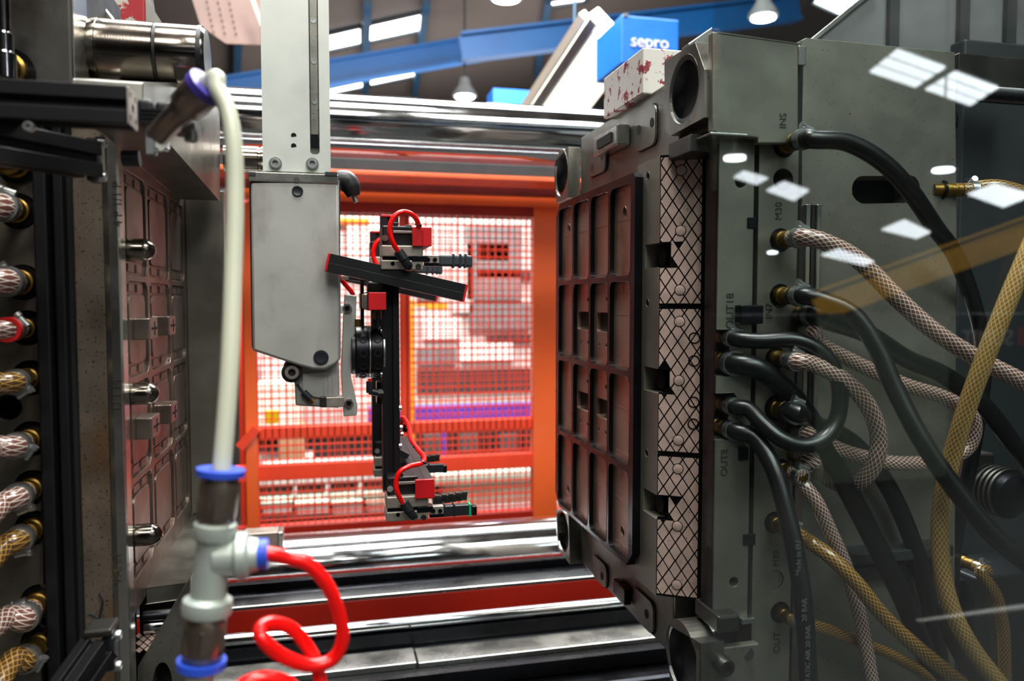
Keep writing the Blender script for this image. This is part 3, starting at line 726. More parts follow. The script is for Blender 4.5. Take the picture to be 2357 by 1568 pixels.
HB = [(1806, 336), (1803, 414), (1796, 555), (1796, 683), (1813, 728), (1826, 770), (1785, 826), (1786, 940), (1806, 985), (1813, 1043), (1805, 1083), (1782, 1203), (1782, 1336), (1796, 1410)]
xb0, xb1 = fx(1742), fx(1832)
BIG = (0, 1, 2, 3, 6, 7, 11, 12, 13)
hs = [circ(pY(*HB[k], YN), AX, AZ, .0132, 24) for k in BIG]
MB().prism([V(xb0, YN, fz(1700)), V(xb1, YN, fz(1700)), V(xb1, YN, fz(330)), V(xb0, YN, fz(330))], (0, .05, 0), hs).build('manifold_plate', 'steel_face', rm, .0012, smooth=False)
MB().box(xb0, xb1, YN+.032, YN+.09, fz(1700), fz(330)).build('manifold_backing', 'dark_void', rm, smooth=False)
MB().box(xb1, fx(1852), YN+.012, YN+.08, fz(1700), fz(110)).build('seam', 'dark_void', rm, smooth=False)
pl = pY(1782, 1336, YN); MB().rings(pl+V(0, .004, 0), -AY, [(0, .0128), (.001, .0128), (.001, .010), (-.004, .009)], 24).build('blind_plug', 'steel_rust', rm)
sq = MB().fbox(1706, 702, 1758, 746, YN-.014, .016).build('stop_block', 'black_steel', rm, .0015, smooth=False)
MB().fbox(1722, 500, 1742, 526, YN-.002, .02).build('slot_clamp', 'black_steel', rm, .001, smooth=False)
MB().fbox(1712, 1230, 1740, 1256, YN-.002, .02).build('slot_clamp', 'black_steel', rm, .001, smooth=False)
MB().fbox(1703, 1030, 1724, 1060, YN-.004, .012).build('slot_clamp', 'black_steel', rm, .001, smooth=False)
# lower front: clamp block, bright lug, screw
MB().fbox(1653, 1418, 1704, 1458, YN-.02, .06).build('clamp_block', 'steel_dark', rm, .003, smooth=False)
MB().fbox(1708, 1424, 1738, 1437, YN-.008, .04).build('lug', 'steel_bright', rm, .001, smooth=False)
MB().box(pX(1613, 1500, XK).x+.0, xb0, YN-.018, YN-.007, fz(1700), fz(1466)).build('lower_block', 'steel_rust', rm, .0015, smooth=False)
c = pY(1657, 1524, YN-.018); MB().rings(c, -AY, [(0, .0105), (.016, .0105), (.018, .009), (.018, .0055), (.010, .005)], 24).build('socket_screw', 'steel_dark', rm)
MB().cyl(pY(1722, 1504, YN-.0182), pY(1722, 1504, YN-.0186), .007, n=18).build('screw_hole', 'dark_void', rm)
# engraved letters run up the plates
for s_, x, y, sz in (('INS', 1803, 278, .0120), ('M30', 1793, 486, .0120), ('OUT18', 1681, 716, .0135), ('IN7', 1771, 716, .0125), ('M30', 1787, 1286, .0115), ('OUT', 1789, 1480, .0125), ('OUT8', 1668, 1065, .0125), ('IN8', 1779, 1020, .011)):
    Y_ = YN if y > 330 else yA
    text('engraved_lettering', s_, pY(x, y, Y_-.0004), AZ, -AX, sz, 'engraving', rm)
MB().prism([pY(x, y, yA+.001) for x, y in ((1650, 74), (1838, 101), (1838, 103), (1650, 77))], (0, -.002, 0)).build('bright_edge', 'steel_bright', rm, smooth=False)
# ------------------------------------------------ clamp plate and platen to the right
cp = thing('clamp_plate', 'big pitted steel clamp plate with a slot behind the hoses, right', 'plate', (.65, .9, .9))
YC = .86
slot = [pY(1985+25*math.cos(a), 436+32*math.sin(a), YC) for a in [PI/2+PI*k/10 for k in range(11)]]+[pY(2095+22*math.cos(a), 436+32*math.sin(a), YC) for a in [-PI/2+PI*k/10 for k in range(11)]]
out = [(1846, 1700), (1846, 92), (1856, 87), (2198, 120), (2202, 500), (2198, 1268), (2198, 1700)]
MB().prism([pY(x, y, YC) for x, y in out], (0, .05, 0), [slot]).build('plate', 'steel_rust', cp, .0015, smooth=False)
MB().fbox(1946, 398, 2125, 475, YC+.045, .02).build('slot_floor', 'dark_void', cp, smooth=False)
for x0, x1, m_, dy in ((1851, 1862, 'steel_bright', -.010), (1864, 1874, 'steel_dark', -.004), (1876, 1886, 'steel_bright', -.007)):
    MB().fbox(x0, 470, x1, 1000, YC+dy, .02).build('guide_strip', m_, cp, .001, smooth=False)
MB().fbox(1838, 105, 1856, 150, yA+.02, .05).build('notch_edge', 'steel_bright', cp, .001, smooth=False)
MB().fbox(1960, 1266, 2196, 1292, YC-.03, .05).build('ledge', 'dark_grey_paint', cp, .002, smooth=False)
MB().fbox(1965, 1300, 2190, 1332, YC-.012, .03).build('ledge_trim', 'steel_dark', cp, .001, smooth=False)
hd = thing('machine_hood', 'dark sheet metal hood of the machine above the clamp plate', 'hood', (1.1, 1.2, 1.9))
MB().prism([pY(x, y, 1.15) for x, y in ((1868, 96), (2010, -20), (2420, -60), (2420, 330), (2190, 330), (1868, 200))], (0, .02, 0)).build('panel', 'grey_paint', hd, .002, smooth=False)
for x in (2060, 2222, 2330): MB().fbox(x-11, -60, x+11, 140, 1.14, .012).build('rib', 'dark_grey_paint', hd, smooth=False)
MB().bar(pY(1868, 94, 1.145), pY(2012, -24, 1.145), .008, .006).build('edge_lip', 'steel_bright', hd, smooth=False)
pn = thing('machine_platen', 'dark machine platen and cabinet behind the hoses at far right', 'machine', (1.2, 1.1, .4))
MB().fbox(2196, 100, 2500, 1720, 1.12, .1).build('body', 'dark_grey_paint', pn, .004, smooth=False)
MB().fbox(2205, 132, 2460, 215, 1.0, .06).build('shelf', 'steel_dark', pn, .002, smooth=False)
MB().fbox(2240, 1320, 2460, 1700, 1.0, .1).build('lower_cabinet', 'black_plastic', pn, .004, smooth=False)
MB().fbox(2150, 1335, 2300, 1720, 1.02, .1).build('bracket', 'black_steel', pn, .004, smooth=False)
MB().fbox(2130, 246, 2215, 300, 1.02, .06).build('roller_guard', 'steel_dark', pn, .012, smooth=False)
md = thing('drive_motor', 'dark ribbed motor housing behind the black hose, far right', 'motor', pY(2260, 1130, .98))
c = pY(2262, 1120, 1.0)
MB().rings(c, -AY, [(0, .035), (.05, .035), (.06, .03), (.065, .018)], 32).build('housing', 'black_steel', md)
for k in range(5): MB().hollow(c+V(0, -.01-.009*k, 0), -AY, .004, .0385, .034, 32).build('cooling_fin', 'steel_dark', md)
MB().fbox(2235, 1045, 2290, 1075, .99, .04).build('terminal_box', 'steel_dark', md, .003, smooth=False)
# ================================================================== hoses
def fitting(t, base, r=.0095, L=.03, mat='brass', clamp=True, d=(0, -1, 0), hole=True, cl=.0, scr=1.2):
    """brass tail on a port plus worm clamp; returns where the hose starts"""
    d = Vector(d).normalized(); base = Vector(base); u, w, _ = frame_of(d)
    if hole: MB().hollow(base+d*.0005, d, .002, r*1.5, r*1.15, 24).build('port_ring', 'black_steel', t)
    f = MB(); f.rings(base-d*.012, d, [(0, r), (.014, r), (.015, r*1.12), (.022, r*1.12), (.023, r*.98), (.029, r*.98), (.03, r*1.08), (L+.006, r*1.08), (L+.008, r*.8), (L+.03, r*.75)], 24)
    f.build('fitting', mat, t, label='brass hose tail' if mat == 'brass' else None)
    if clamp:
        c = base+d*(L+.006+cl); b = MB().hollow(c, d, .009, r*1.32, r*1.0, 24).build('hose_clamp', 'zinc', t)
        s = c+d*.0045+(u*math.cos(scr)+w*math.sin(scr))*r*1.42; q = u*math.sin(scr)-w*math.cos(scr)
        MB().rings(s-q*.009, q, [(0, .0042), (.004, .0042), (.005, .003), (.016, .003)], 10).build('clamp_screw', 'zinc', b)
    return base+d*(L-.004)
def hose(label, mat, start, path, r=.0105, end=None, cat='hose', group=None, d0=(0, -1, 0), d1=(0, -1, 0), fm='brass', sub=7, scr=1.2):
    """start/end = (px, py, Y) of the port on its plate; path = pixels with depth in between"""
    P = []
    base = pY(*start) if start else pY(*path[0])
    t = thing('water_hose', label, cat, base, group)
    if start:
        s = fitting(t, base, r*.93, d=d0, mat=fm, scr=scr); P += [s, s+Vector(d0).normalized()*.02]
    P += [pY(*q) for q in path]
    if end:
        e = fitting(t, pY(*end), r*.93, d=d1, mat=fm, scr=-1.0); P += [e+Vector(d1).normalized()*.02, e]
    else:  # hoses run on out of the picture and hang down
        dl = (P[-1]-P[-2]).normalized(); q = P[-1]+dl*.07+V(0, 0, -.01); P += [q, q+dl*.10+V(0, 0, -.02), q+dl*.22+V(0, 0, -.06)] if P[-1].x < 0 else [q, q+dl*.05+V(0, 0, -.09), q+V(dl.x*.06, 0, -.30)]
    MB().tube(P, r, 18, sub).build('tube', mat, t, label='clear braided tube' if 'hose' in mat and mat != 'black_hose' else 'black rubber tube')
    return t
YA_ = .862
hose('black rubber hose arching right from the top port, then down beside the motor', 'black_hose', (1802, 336, .822), [(1875, 322, .768), (1950, 328, .765), (2030, 372, .76), (2095, 440, .765), (2150, 520, .785), (2205, 600, .82), (2250, 735, .86), (2264, 850, .878), (2248, 980, .885), (2228, 1090, .888), (2203, 1210, .89), (2190, 1330, .89), (2186, 1500, .89)], .0102)
hose('clear pink braided hose sweeping from the upper port to the right edge', 'clear_hose', (1794, 553, .822), [(1895, 556, .765), (1975, 598, .76), (2060, 682, .75), (2150, 762, .74), (2255, 828, .73), (2380, 893, .72)], .0100)
hose('long black hose sweeping forward across the clear hoses to lower right', 'black_hose', (1794, 681, .822), [(1890, 690, .765), (1965, 725, .75), (2020, 805, .735), (2062, 900, .72), (2120, 1010, .70), (2200, 1128, .68), (2290, 1235, .665), (2400, 1325, .655)], .0102)
hose('thick black hose from the joined port running behind the others to the right', 'black_hose', (1824, 724, .835), [(1905, 738, .805), (1995, 768, .818), (2085, 825, .830), (2170, 862, .838), (2260, 930, .843), (2330, 1020, .848)], .0118)
hose('clear braided hose looping out right and doubling back at mid height', 'clear_hose', (1822, 762, .835), [(1885, 790, .80), (1975, 838, .80), (2080, 885, .80), (2165, 912, .80), (2225, 945, .80), (2243, 985, .80), (2222, 1035, .805), (2155, 1063, .805), (2060, 1066, .80), (1985, 1052, .80), (1925, 1032, .80), (1870, 1002, .80)], .0092, (1806, 985, .835))
hose('clear braided hose bending down in a big curve and back behind the black hose', 'clear_hose', (1783, 825, .822), [(1870, 838, .775), (1940, 872, .768), (1995, 930, .765), (2022, 1000, .765), (2015, 1062, .768), (1982, 1108, .79), (1940, 1118, .828), (1885, 1088, .822)], .0098, (1815, 1043, .83))
lo = hose('glossy black hose forming a closed loop between two ports of the core plate', 'black_hose', (1648, 776, YA_), [(1745, 785, .80), (1830, 784, .785), (1895, 815, .775), (1930, 880, .77), (1930, 950, .77), (1905, 1002, .768), (1855, 1026, .768), (1800, 1012, .775), (1755, 975, .79), (1722, 942, .805)], .0094, (1648, 926, YA_))
hose('thick matt black hose running diagonally down right from the core plate', 'black_hose', (1648, 830, YA_), [(1745, 848, .802), (1808, 895, .803), (1862, 962, .802), (1905, 1045, .802), (1958, 1140, .80), (2020, 1260, .80), (2075, 1370, .80), (2120, 1480, .80)], .0124)
b8 = hose('black hose with pale printed letters hanging straight down in front', 'black_hose', (1648, 978, YA_), [(1738, 1010, .80), (1782, 1082, .775), (1812, 1185, .755), (1836, 1300, .74), (1852, 1420, .73), (1862, 1600, .725)], .0102)
hose('black hose half hidden behind the diagonal hose, dropping to lower right', 'black_hose', (1784, 939, .822), [(1870, 975, .825), (1950, 1010, .835), (2010, 1070, .836), (2060, 1150, .836), (2105, 1260, .836), (2135, 1370, .84), (2150, 1450, .842)], .0112)
hose('clear braided hose dropping steeply from the lower middle port', 'clear_hose', (1796, 1078, .822), [(1835, 1098, .79), (1876, 1150, .775), (1912, 1225, .778), (1945, 1300, .782), (1968, 1375, .78), (1990, 1470, .78), (2012, 1600, .78)], .0084)
hose('amber braided hose crossing down right from the brass port', 'ochre_hose', (1780, 1203, .822), [(1860, 1245, .785), (1915, 1285, .765), (1970, 1340, .752), (2035, 1420, .745), (2110, 1490, .74), (2230, 1590, .735)], .0088)
hose('amber braided hose running low and flat from the lowest port', 'ochre_hose', (1795, 1409, .822), [(1850, 1436, .80), (1905, 1450, .80), (1975, 1478, .80), (2060, 1512, .80), (2170, 1580, .795)], .0072)
hose('thick yellow braided hose hanging full height at the far right', 'yellow_hose', None, [(2385, 540, .66), (2325, 680, .66), (2265, 830, .67), (2220, 955, .685), (2188, 1065, .70), (2166, 1180, .71), (2166, 1290, .71), (2190, 1400, .705), (2240, 1495, .70), (2320, 1600, .69)], .0096)
hose('thin dark yellow hose curving down behind the thick yellow hose', 'ochre_hose', (2212, 1290, .95), [(2258, 1318, .90), (2292, 1370, .895), (2308, 1440, .895), (2312, 1510, .895), (2314, 1600, .895)], .0085)
hose('short ochre hose with brass elbow at the right edge above the slot', 'ochre_hose', (2168, 437, .86), [(2235, 434, .86), (2290, 428, .85), (2345, 440, .84), (2400, 462, .83)], .0088, d0=(1, -.25, 0))
hose('thin black hose hidden low behind the yellow hose at lower right', 'black_hose', None, [(2172, 1395, .76), (2190, 1470, .755), (2230, 1540, .75), (2275, 1610, .745)], .0085)
ch = thing('corrugated_conduit', 'dark corrugated conduit at the right edge below the hood', 'conduit', pY(2300, 215, .95))
cm = MB(); p0, p1 = pY(2255, 214, .95), pY(2420, 226, .93); L = (p1-p0).length; nn = 34
cm.rings(p0, p1-p0, [(L*k/(2*nn), .0085 if k % 2 else .0105) for k in range(2*nn+1)], 16); cm.build('tube', 'black_rubber', ch)
for s_, x, y, sz in (('Made in EU', 1838, 1285, .0085), ('20 BAR', 1852, 1405, .0085), ('STATIC AIR 20 BAR', 1860, 1510, .0080)):
    q = pY(x, y, {1285: .7292, 1405: .7182, 1510: .7142}[y]); text('printed_lettering', s_, q, V(-.06, -.06, 1), V(-1, .05, 0), sz, 'pale_ink', b8, .0002)
# empty brass plug of the second hole etc. are in the mould itself
# ================================================================== left mould half
YL = .90
lm = thing('injection_mould', 'dark steel injection mould half with bullet-nosed guide pins at the left', 'mould', (-.25, 1.05, 1.05))
def lx(px, Y=YL, py=800): return pY(px, py, Y).x
def lz(py, Y=YL, px=200): return pY(px, py, Y).z
ZB, ZT = lz(1720), lz(150)
XL = lx(284)
# front layers
LH = [(42, 486), (52, 650), (62, 755), (70, 870), (18, 938), (72, 1010), (76, 1122), (78, 1215), (90, 1385), (92, 1478), (40, 380)]
hs = [circ(pY(x, y, YL), AX, AZ, .0185 if k != 4 else .0135, 24) for k, (x, y) in enumerate(LH)]
MB().prism([V(-.50, YL, ZB), V(lx(94, py=1700), YL, ZB), V(lx(94, py=150), YL, ZT), V(-.50, YL, ZT)], (0, .05, 0), hs).build('manifold_plate', 'steel_left', lm, .0015, smooth=False)
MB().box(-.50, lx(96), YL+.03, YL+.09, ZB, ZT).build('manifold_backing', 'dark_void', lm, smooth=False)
c = pY(18, 938, YL); MB().hollow(c+V(0, .0015, 0), AY, .02, .0134, .0105, 20).build('threaded_port', 'black_steel', lm)
MB().box(lx(96), lx(127), YL-.014, YL+.06, ZB, ZT).build('seal_strip', 'black_anodised', lm, .002, smooth=False)
MB().box(lx(128), lx(136), YL+.004, YL+.06, ZB, ZT).build('gap_floor', 'dark_void', lm, smooth=False)
MB().box(lx(136), lx(160), YL-.008, YL+.06, ZB, ZT).build('seal_strip', 'black_anodised', lm, .002, smooth=False)
MB().box(lx(160), lx(176), YL+.004, YL+.06, ZB, ZT).build('gap_floor', 'dark_void', lm, smooth=False)
MB().box(lx(176), lx(246), YL, YL+.10, lz(1720), lz(285)).build('stained_plate', 'steel_pitted', lm, .0015, smooth=False, label='pitted plate with rust stains')
xe0, xe1 = lx(247), XL
MB().prism([V(xe0, YL-.002, ZB), V(xe0+.006, YL-.006, ZB), V(xe1-.001, YL-.006, ZB), V(xe1, YL+.0, ZB), V(xe1, YL+.02, ZB), V(xe0, YL+.02, ZB)], (0, 0, lz(282)-ZB)).build('edge_plate', 'steel_bright', lm, .0006, smooth=False)
for s_, y in (('4 P 1/1 P', 470), ('U 1 M', 908), ('VAPM', 1310)):
    text('engraved_lettering', s_, pY(271, y, YL-.0064), AZ, -AX, .013, 'engraving', lm)
hk = [pY(x, y, YL-.003) for x, y in ((228, 1368), (236, 1385), (232, 1405), (228, 1422), (214, 1416), (203, 1412))]
MB().tube(hk, .0012, 8, 5).build('marker_line', 'black_rubber', lm)
# cavity face: plate with 3 x 4 pockets and core inserts
Y0, Y1 = YL+.02, pX(431, 800, XL).y
XW2 = lx(505, 1.25, 460); YF2 = pX(431, 800, XL).y+.008
cz_top, cz_bot = pX(396, 336, XW2).z+.01, pX(437, 1192, XL).z-.01
r4 = [pX(318, yy, XL).z for yy in (403, 642, 872, 1101, 1335)]
c3 = [pX(x, 800, XL).y for x in (292, 345, 395, 429)]
holes = []; cells = []
for i in range(3):
    for j in range(4):
        a0, a1, b0, b1 = c3[i]+.006, c3[i+1]-.004, r4[j+1]+.0035, r4[j]-.0035
        cells.append((i, j, a0, a1, b0, b1)); holes.append([V(XL, a, b) for a, b in rrect(a0, a1, b0, b1, .012)])
MB().prism([V(XL, Y0, cz_bot), V(XL, Y0, cz_top), V(XL, Y1+.01, cz_top), V(XL, Y1+.01, cz_bot)], (-.012, 0, 0), holes).build('core_frame', 'steel_core', lm, .001, smooth=False)
for i, j, a0, a1, b0, b1 in cells:
    w, h = a1-a0, b1-b0; X = XL-.004
    MB().prism([V(X, a, b) for a, b in rrect(a0-.001, a1+.001, b0-.001, b1+.001, .012)], (-.012, 0, 0), [circ(V(X, a0+w*.6, b0+h*.55), AY, AZ, .0028, 10)] if j in (0, 3) else ())  .build('core_insert', 'steel_core', lm, smooth=False)
    q = MB(); q.prism([V(X, a, b) for a, b in rrect(a0+w*.12, a1-w*.12, b0+h*.14, b1-h*.14, .010)], (.0030, 0, 0)); q.build('core_land', 'steel_core', lm, .0005, smooth=False)
    l2 = MB()
    for c0, c1 in ((.18, .44), (.56, .82)):
        l2.box(X, X+.0018, a0+w*c0, a0+w*c1, b0+h*.03, b0+h*.11); l2.box(X, X+.0018, a0+w*c0, a0+w*c1, b0+h*.89, b0+h*.97)
    l2.build('core_step', 'steel_core', lm, smooth=False, kind='stuff')
    if i in (0, 1) and j in (1, 2):
        yk = a0+w*(.55 if i == 0 else .45); zk = b0+h*(.50 if j == 1 else .50)
        k = MB().box(XL-.002, XL+.016, yk-.026, yk+.018, zk-.0125, zk+.0125).build('core_block', 'steel_core', lm, .0015, smooth=False)
        sl = MB(); sl.box(XL+.0158, XL+.0165, yk-.016, yk+.012, zk-.0014, zk+.0014); sl.box(XL+.0158, XL+.0165, yk-.001, yk+.001, zk-.008, zk+.008)
        sl.build('cross_slot', 'dark_void', k, smooth=False)
# box walls that stand out towards the robot
wtop = [pX(x, y, XW2) for x, y in ((396, 336), (506, 462), (506, 206), (488, 192), (330, 192), (330, 268), (385, 322))]
MB().prism(wtop, (XL-XW2, 0, 0)).build('top_wall', 'steel', lm, .001, smooth=False)
zf0, zf1 = pX(506, 1192, XW2).z, pX(506, 462, XW2).z
MB().box(XL, XW2, YF2, YF2+.03, zf0-.02, zf1+.02).build('far_wall', 'steel_face', lm, .001, smooth=False)
zb_ = pX(437, 1192, XL).z
MB().box(XL-.06, XL-.0125, Y0+.002, YF2, zb_-.02, cz_top+.02).build('core_backing', 'steel_dark', lm, smooth=False)
MB().prism([V(XL, .975, zb_), V(XW2, .985, zb_), V(XW2, YF2+.03, zb_), V(XL, YF2+.03, zb_)], (0, 0, -.02)).build('bottom_wall', 'steel', lm, .001, smooth=False)
MB().box(XL-.02, XW2-.002, 1.03, 1.05, zb_-.25, zb_-.021).build('foot_web', 'steel_dark', lm, smooth=False)
fp_ = [pY(x, y, .935) for x, y in ((438, 1330), (318, 1534), (316, 1660), (432, 1660))]
cc_ = pY(374, 1580, .935)
MB().prism(fp_, (0, .03, 0), [[cc_+V(.0105*math.cos(2*PI*k/20), 0, .028*math.sin(2*PI*k/20)) for k in range(20)]]).build('foot_plate', 'steel', lm, .001, smooth=False)
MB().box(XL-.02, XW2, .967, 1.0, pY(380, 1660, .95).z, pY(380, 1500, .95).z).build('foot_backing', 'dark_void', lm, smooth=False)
p = pY(312, 1406, .98); MB().rings(V(XL, .96, p.z), AX, [(0, .0060), (.030, .0060), (.037, .003)], 16).build('ejector_pin', 'black_steel', lm)
p = pY(340, 1442, .965); MB().cyl(V(XL, .965, p.z), V(XW2-.012, .965, p.z), .0085, n=24).build('roll', 'chrome', lm)
g0 = pY(312, 1500, .945); g1 = pY(312, 1462, .965); gu = (g1-g0)
MB().prism([g0, g0+V(.036, 0, 0), g1+V(.036, 0, 0), g1], (0, .004, -.002)).build('grid_plate', 'black_steel', lm, smooth=False)
pq = MB()
for r in range(5):
    for c in range(4):
        o = g0+V(.004+c*.009+(.0045 if r % 2 else 0), 0, 0)+gu*(r/4.6+.06); pq.prism([o-V(.0038, 0, 0), o-gu*.17, o+V(.0038, 0, 0), o+gu*.17], (0, -.0008, .0004))
pq.build('diamond_pads', 'bronze_plate', lm, kind='stuff', smooth=False)
# guide pins on the parting face
for x, y in ((290, 575), (298, 907), (306, 1233)):
    c = pY(x, y, YL+.035); R_ = .0125
    MB().rings(V(XL-.005, c.y, c.z), AX, [(0, R_), (.020, R_)]+[(.020+.013*math.sin(a), R_*math.cos(a)) for a in [PI/2*k/8 for k in range(1, 8)]]+[(.033, .0006)], 28).build('guide_pin', 'pin_steel', lm)
# upper block with the big leader pin
YU = .86; xu = lx(166, YU, 120)
MB().box(-.50, xu, YU, YU+.20, lz(200, YU, 100), lz(-160, YU, 100)).build('top_block', 'steel_dark', lm, .003, smooth=False)
MB().box(xu, xu+.001, YU+.004, YU+.05, lz(198, YU, 160), lz(-160, YU, 160)).build('block_side', 'steel_bright', lm, smooth=False)
MB().prism([pY(x, y, .99) for x, y in ((185, -40), (225, -4), (272, 54), (272, 196), (185, 196))], (0, .05, 0)).build('shoulder_plate', 'steel_bright', lm, .002, smooth=False)
c = pY(330, 124, .93); R_ = .0335; e = pY(478, 130, .93).x; L = e-xu
MB().rings(V(xu, .93, c.z), AX, [(0, R_*.96), (L*.06, R_*1.02), (L*.08, R_*1.02), (L*.085, R_), (L*.55, R_), (L*.555, R_*.955), (L*.585, R_*.955), (L*.59, R_), (L*.955, R_), (L, R_*.9)], 48).build('leader_pin', 'pin_steel', lm, label='thick greasy leader pin')
for q_, w_, k_ in ((.558, .026, .985), (.93, .04, 1.012)): MB().hollow(V(xu+L*q_, .93, c.z), AX, L*w_, R_*k_, R_*.9, 40).build('grease_ring', 'black_rubber', lm)
MB().fbox(240, -60, 333, 60, 1.22, .05).build('lifting_block', 'red_chipped', lm, .003, smooth=False, label='block with flaking red paint')
MB().prism([pY(x, y, 1.225) for x, y in ((333, -50), (340, 0), (378, 60), (378, 75), (333, 75))], (0, .05, 0)).build('block_chamfer', 'steel_bright', lm, smooth=False)
c = pY(520, 366, 1.32); MB().rings(V(XW2, 1.32, c.z), AX, [(0, .022), (.052, .022), (.053, .0205), (.056, .0205), (.057, .022), (.115, .022), (.12, .018)], 32).build('leader_pin', 'pin_steel', lm)
# ------------------------------------------------ left hoses
LHOSE = [((42, 486), [(-40, 470, .845), (-140, 455, .80)], 'clear_hose', .0125, 'clear braided hose with steel clamp, topmost of the left row'),
 ((52, 650), [(-50, 644, .845), (-150, 630, .80)], 'clear_hose', .0125, 'silvery braided hose in the left row, second below the extrusion'),
 ((62, 755), [(-50, 760, .845), (-150, 765, .80)], 'clear_hose', .0100, 'hose with a bright red ring at the left edge'),
 ((70, 870), [(-30, 884, .845), (-130, 905, .80)], 'ochre_hose', .0105, 'amber hose with brass nut just below the red ring hose'),
 ((72, 1010), [(-20, 1030, .845), (-120, 1060, .80)], 'clear_hose', .0110, 'clear braided hose below the empty port at left'),
 ((76, 1122), [(0, 1165, .845), (-70, 1240, .80)], 'clear_hose', .0115, 'clear braided hose with worm clamp bending down at left'),
 ((78, 1215), [(5, 1262, .845), (-60, 1340, .80)], 'ochre_hose', .0115, 'orange-brown braided hose bending down at left'),
 ((90, 1385), [(10, 1425, .845), (-60, 1490, .80)], 'clear_hose', .0120, 'clear braided hose with raised clamp low at left'),
 ((92, 1478), [(30, 1520, .845), (-20, 1600, .80)], 'ochre_hose', .0115, 'yellow braided hose with brass hex nut at the bottom left corner')]
for k, (st, path, mt, r, lab) in enumerate(LHOSE):
    h = hose(lab, mt, (st[0], st[1], YL), path, r, scr=(1.2, 2.0, .7, -1.0, -.6, -1.2, -1.4, 1.9, -.5)[k])
    if k == 2:
        b = pY(st[0], st[1], YL); MB().hollow(b+V(0, -.046, 0), -AY, .006, r*1.25, r*.9, 20).build('colour_ring', 'red_ring', h)
    if k in (3, 8):
        b = pY(st[0], st[1], YL); MB().rings(b+V(0, -.02, 0), -AY, [(0, r*1.25), (.012, r*1.25)], 6).build('hex_nut', 'brass', h, smooth=False)
h = thing('brass_coupling', 'brass hose coupling under the diagonal black bars at the left', 'coupling', pY(40, 380, YL))
fitting(h, pY(40, 380, YL), .013, .034, clamp=False); 
h = thing('steel_coupling', 'shiny steel quick coupling on a knurled brass ring, upper left corner', 'coupling', pY(20, 155, .84))
c = pY(26, 165, YU)
MB().hollow(c, -AY, .003, .022, .015, 24).build('port_ring', 'black_steel', h)
MB().rings(c, -AY, [(0, .016), (.010, .016), (.012, .013), (.02, .013)], 32).build('knurled_ring', 'brass', h)
b0 = pY(12, 180, .82); MB().rings(b0, AZ, [(0, .010), (.022, .010), (.024, .008), (.040, .008), (.042, .006), (.075, .006)], 24).build('coupler', 'chrome', h)
# ------------------------------------------------ black extrusion frame in front of it
def profile(a, b, s=.03, up=(0, 0, 1), nm='profile', parent=None, mat='black_anodised', slots=True):
    """T-slot bar from a to b: square section with a groove on each side"""
    a, b = Vector(a), Vector(b); d = (b-a).normalized(); sd = d.cross(Vector(up)).normalized(); u = sd.cross(d)
    h = s/2; g = s*(.13 if slots else .012); dp = s*(.2 if slots else .02)
    sec = [(-h, -h), (-g, -h), (-g, -h+dp), (g, -h+dp), (g, -h), (h, -h), (h, -g), (h-dp, -g), (h-dp, g), (h, g), (h, h), (g, h), (g, h-dp), (-g, h-dp), (-g, h), (-h, h), (-h, g), (-h+dp, g), (-h+dp, -g), (-h, -g)]
    m = MB(); m.prism([a+sd*x+u*y for x, y in sec], b-a)
    return m.build(nm, mat, parent, .0006, smooth=False), sd, u
YE = .65
ex = thing('extrusion_frame', 'black slotted aluminium extrusion frame crossing the left mould', 'frame', (-.3, .66, 1.5))
pe = pY(291, 241, YE); s_ = .0285
a_ = V(-.42, YE+s_/2, pe.z); b_ = V(pe.x, YE+s_/2, pe.z)
profile(a_, b_, s_, nm='cross_bar', parent=ex)
MB().prism([b_+V(.0004, y, z) for y, z in rrect(-s_/2, s_/2, -s_/2, s_/2, .001)], (.0012, 0, 0), [circ(b_+V(.0004, sy*s_*.3, sz*s_*.3), AY, AZ, s_*.1, 10) for sy in (-1, 1) for sz in (-1, 1)]+[circ(b_+V(.0004, 0, 0), AY, AZ, s_*.13, 12)]).build('cut_end', 'gripper_steel', ex, smooth=False, label='bare cut end of the extrusion')
screw = cap_screw_mesh('cap_screw', .0050, .008)
pa, pb = pY(-60, 322, .66), pY(200, 368, .765)
profile(pa, pb, .030, nm='diagonal_bar', parent=ex)
pm = MB().fbox(196, 316, 222, 416, .77, .02).build('end_plate', 'black_plastic', ex, .002, smooth=False)
MB().fbox(222, 330, 234, 405, .775, .012).build('slot_cover', 'steel', ex, .001, smooth=False)
for y in (327, 406): piece('cap_screw', screw, ex, pY(222, y, .78), ROT_X)
piece('small_cap_screw', cap_screw_mesh('small_cap_screw', .0036, .006), ex, pY(70, 294, .645))
q0, q1 = pY(110, 1660, .72), pY(228, 1490, .77)
profile(q0, q1, .026, nm='lower_diagonal_bar', parent=ex)
MB().fbox(190, 1452, 256, 1470, .765, .03).build('lower_end_plate', 'steel_dark', ex, .002, smooth=False)
MB().fbox(232, 1470, 262, 1548, .775, .02).build('lower_bracket', 'black_plastic', ex, .002, smooth=False)
for y in (1464, 1535): piece('cap_screw', screw, ex, pY(258, y, .785), ROT_X)
# sensor bracket under the clamp
sb = thing('sensor_bracket', 'folded grey steel sensor bracket with two small screws under the black clamp', 'bracket', pY(360, 350, .74))
MB().fbox(334, 290, 356, 356, .74, .012).build('web', 'grey_paint', sb, .001, smooth=False)
MB().prism([pY(x, y, .738) for x, y in ((354, 300), (390, 312), (391, 345), (356, 352))], (0, .004, 0)).build('flange', 'cover_sheet', sb, .001, smooth=False)
ss = cap_screw_mesh('small_screw', .0022, .002)
for x in (360, 384): piece('small_screw', ss, sb, pY(x, 345, .737))
MB().cyl(pY(282, 365, .80), pY(322, 365, .80), .0075, n=18).build('sensor', 'black_plastic', sb)
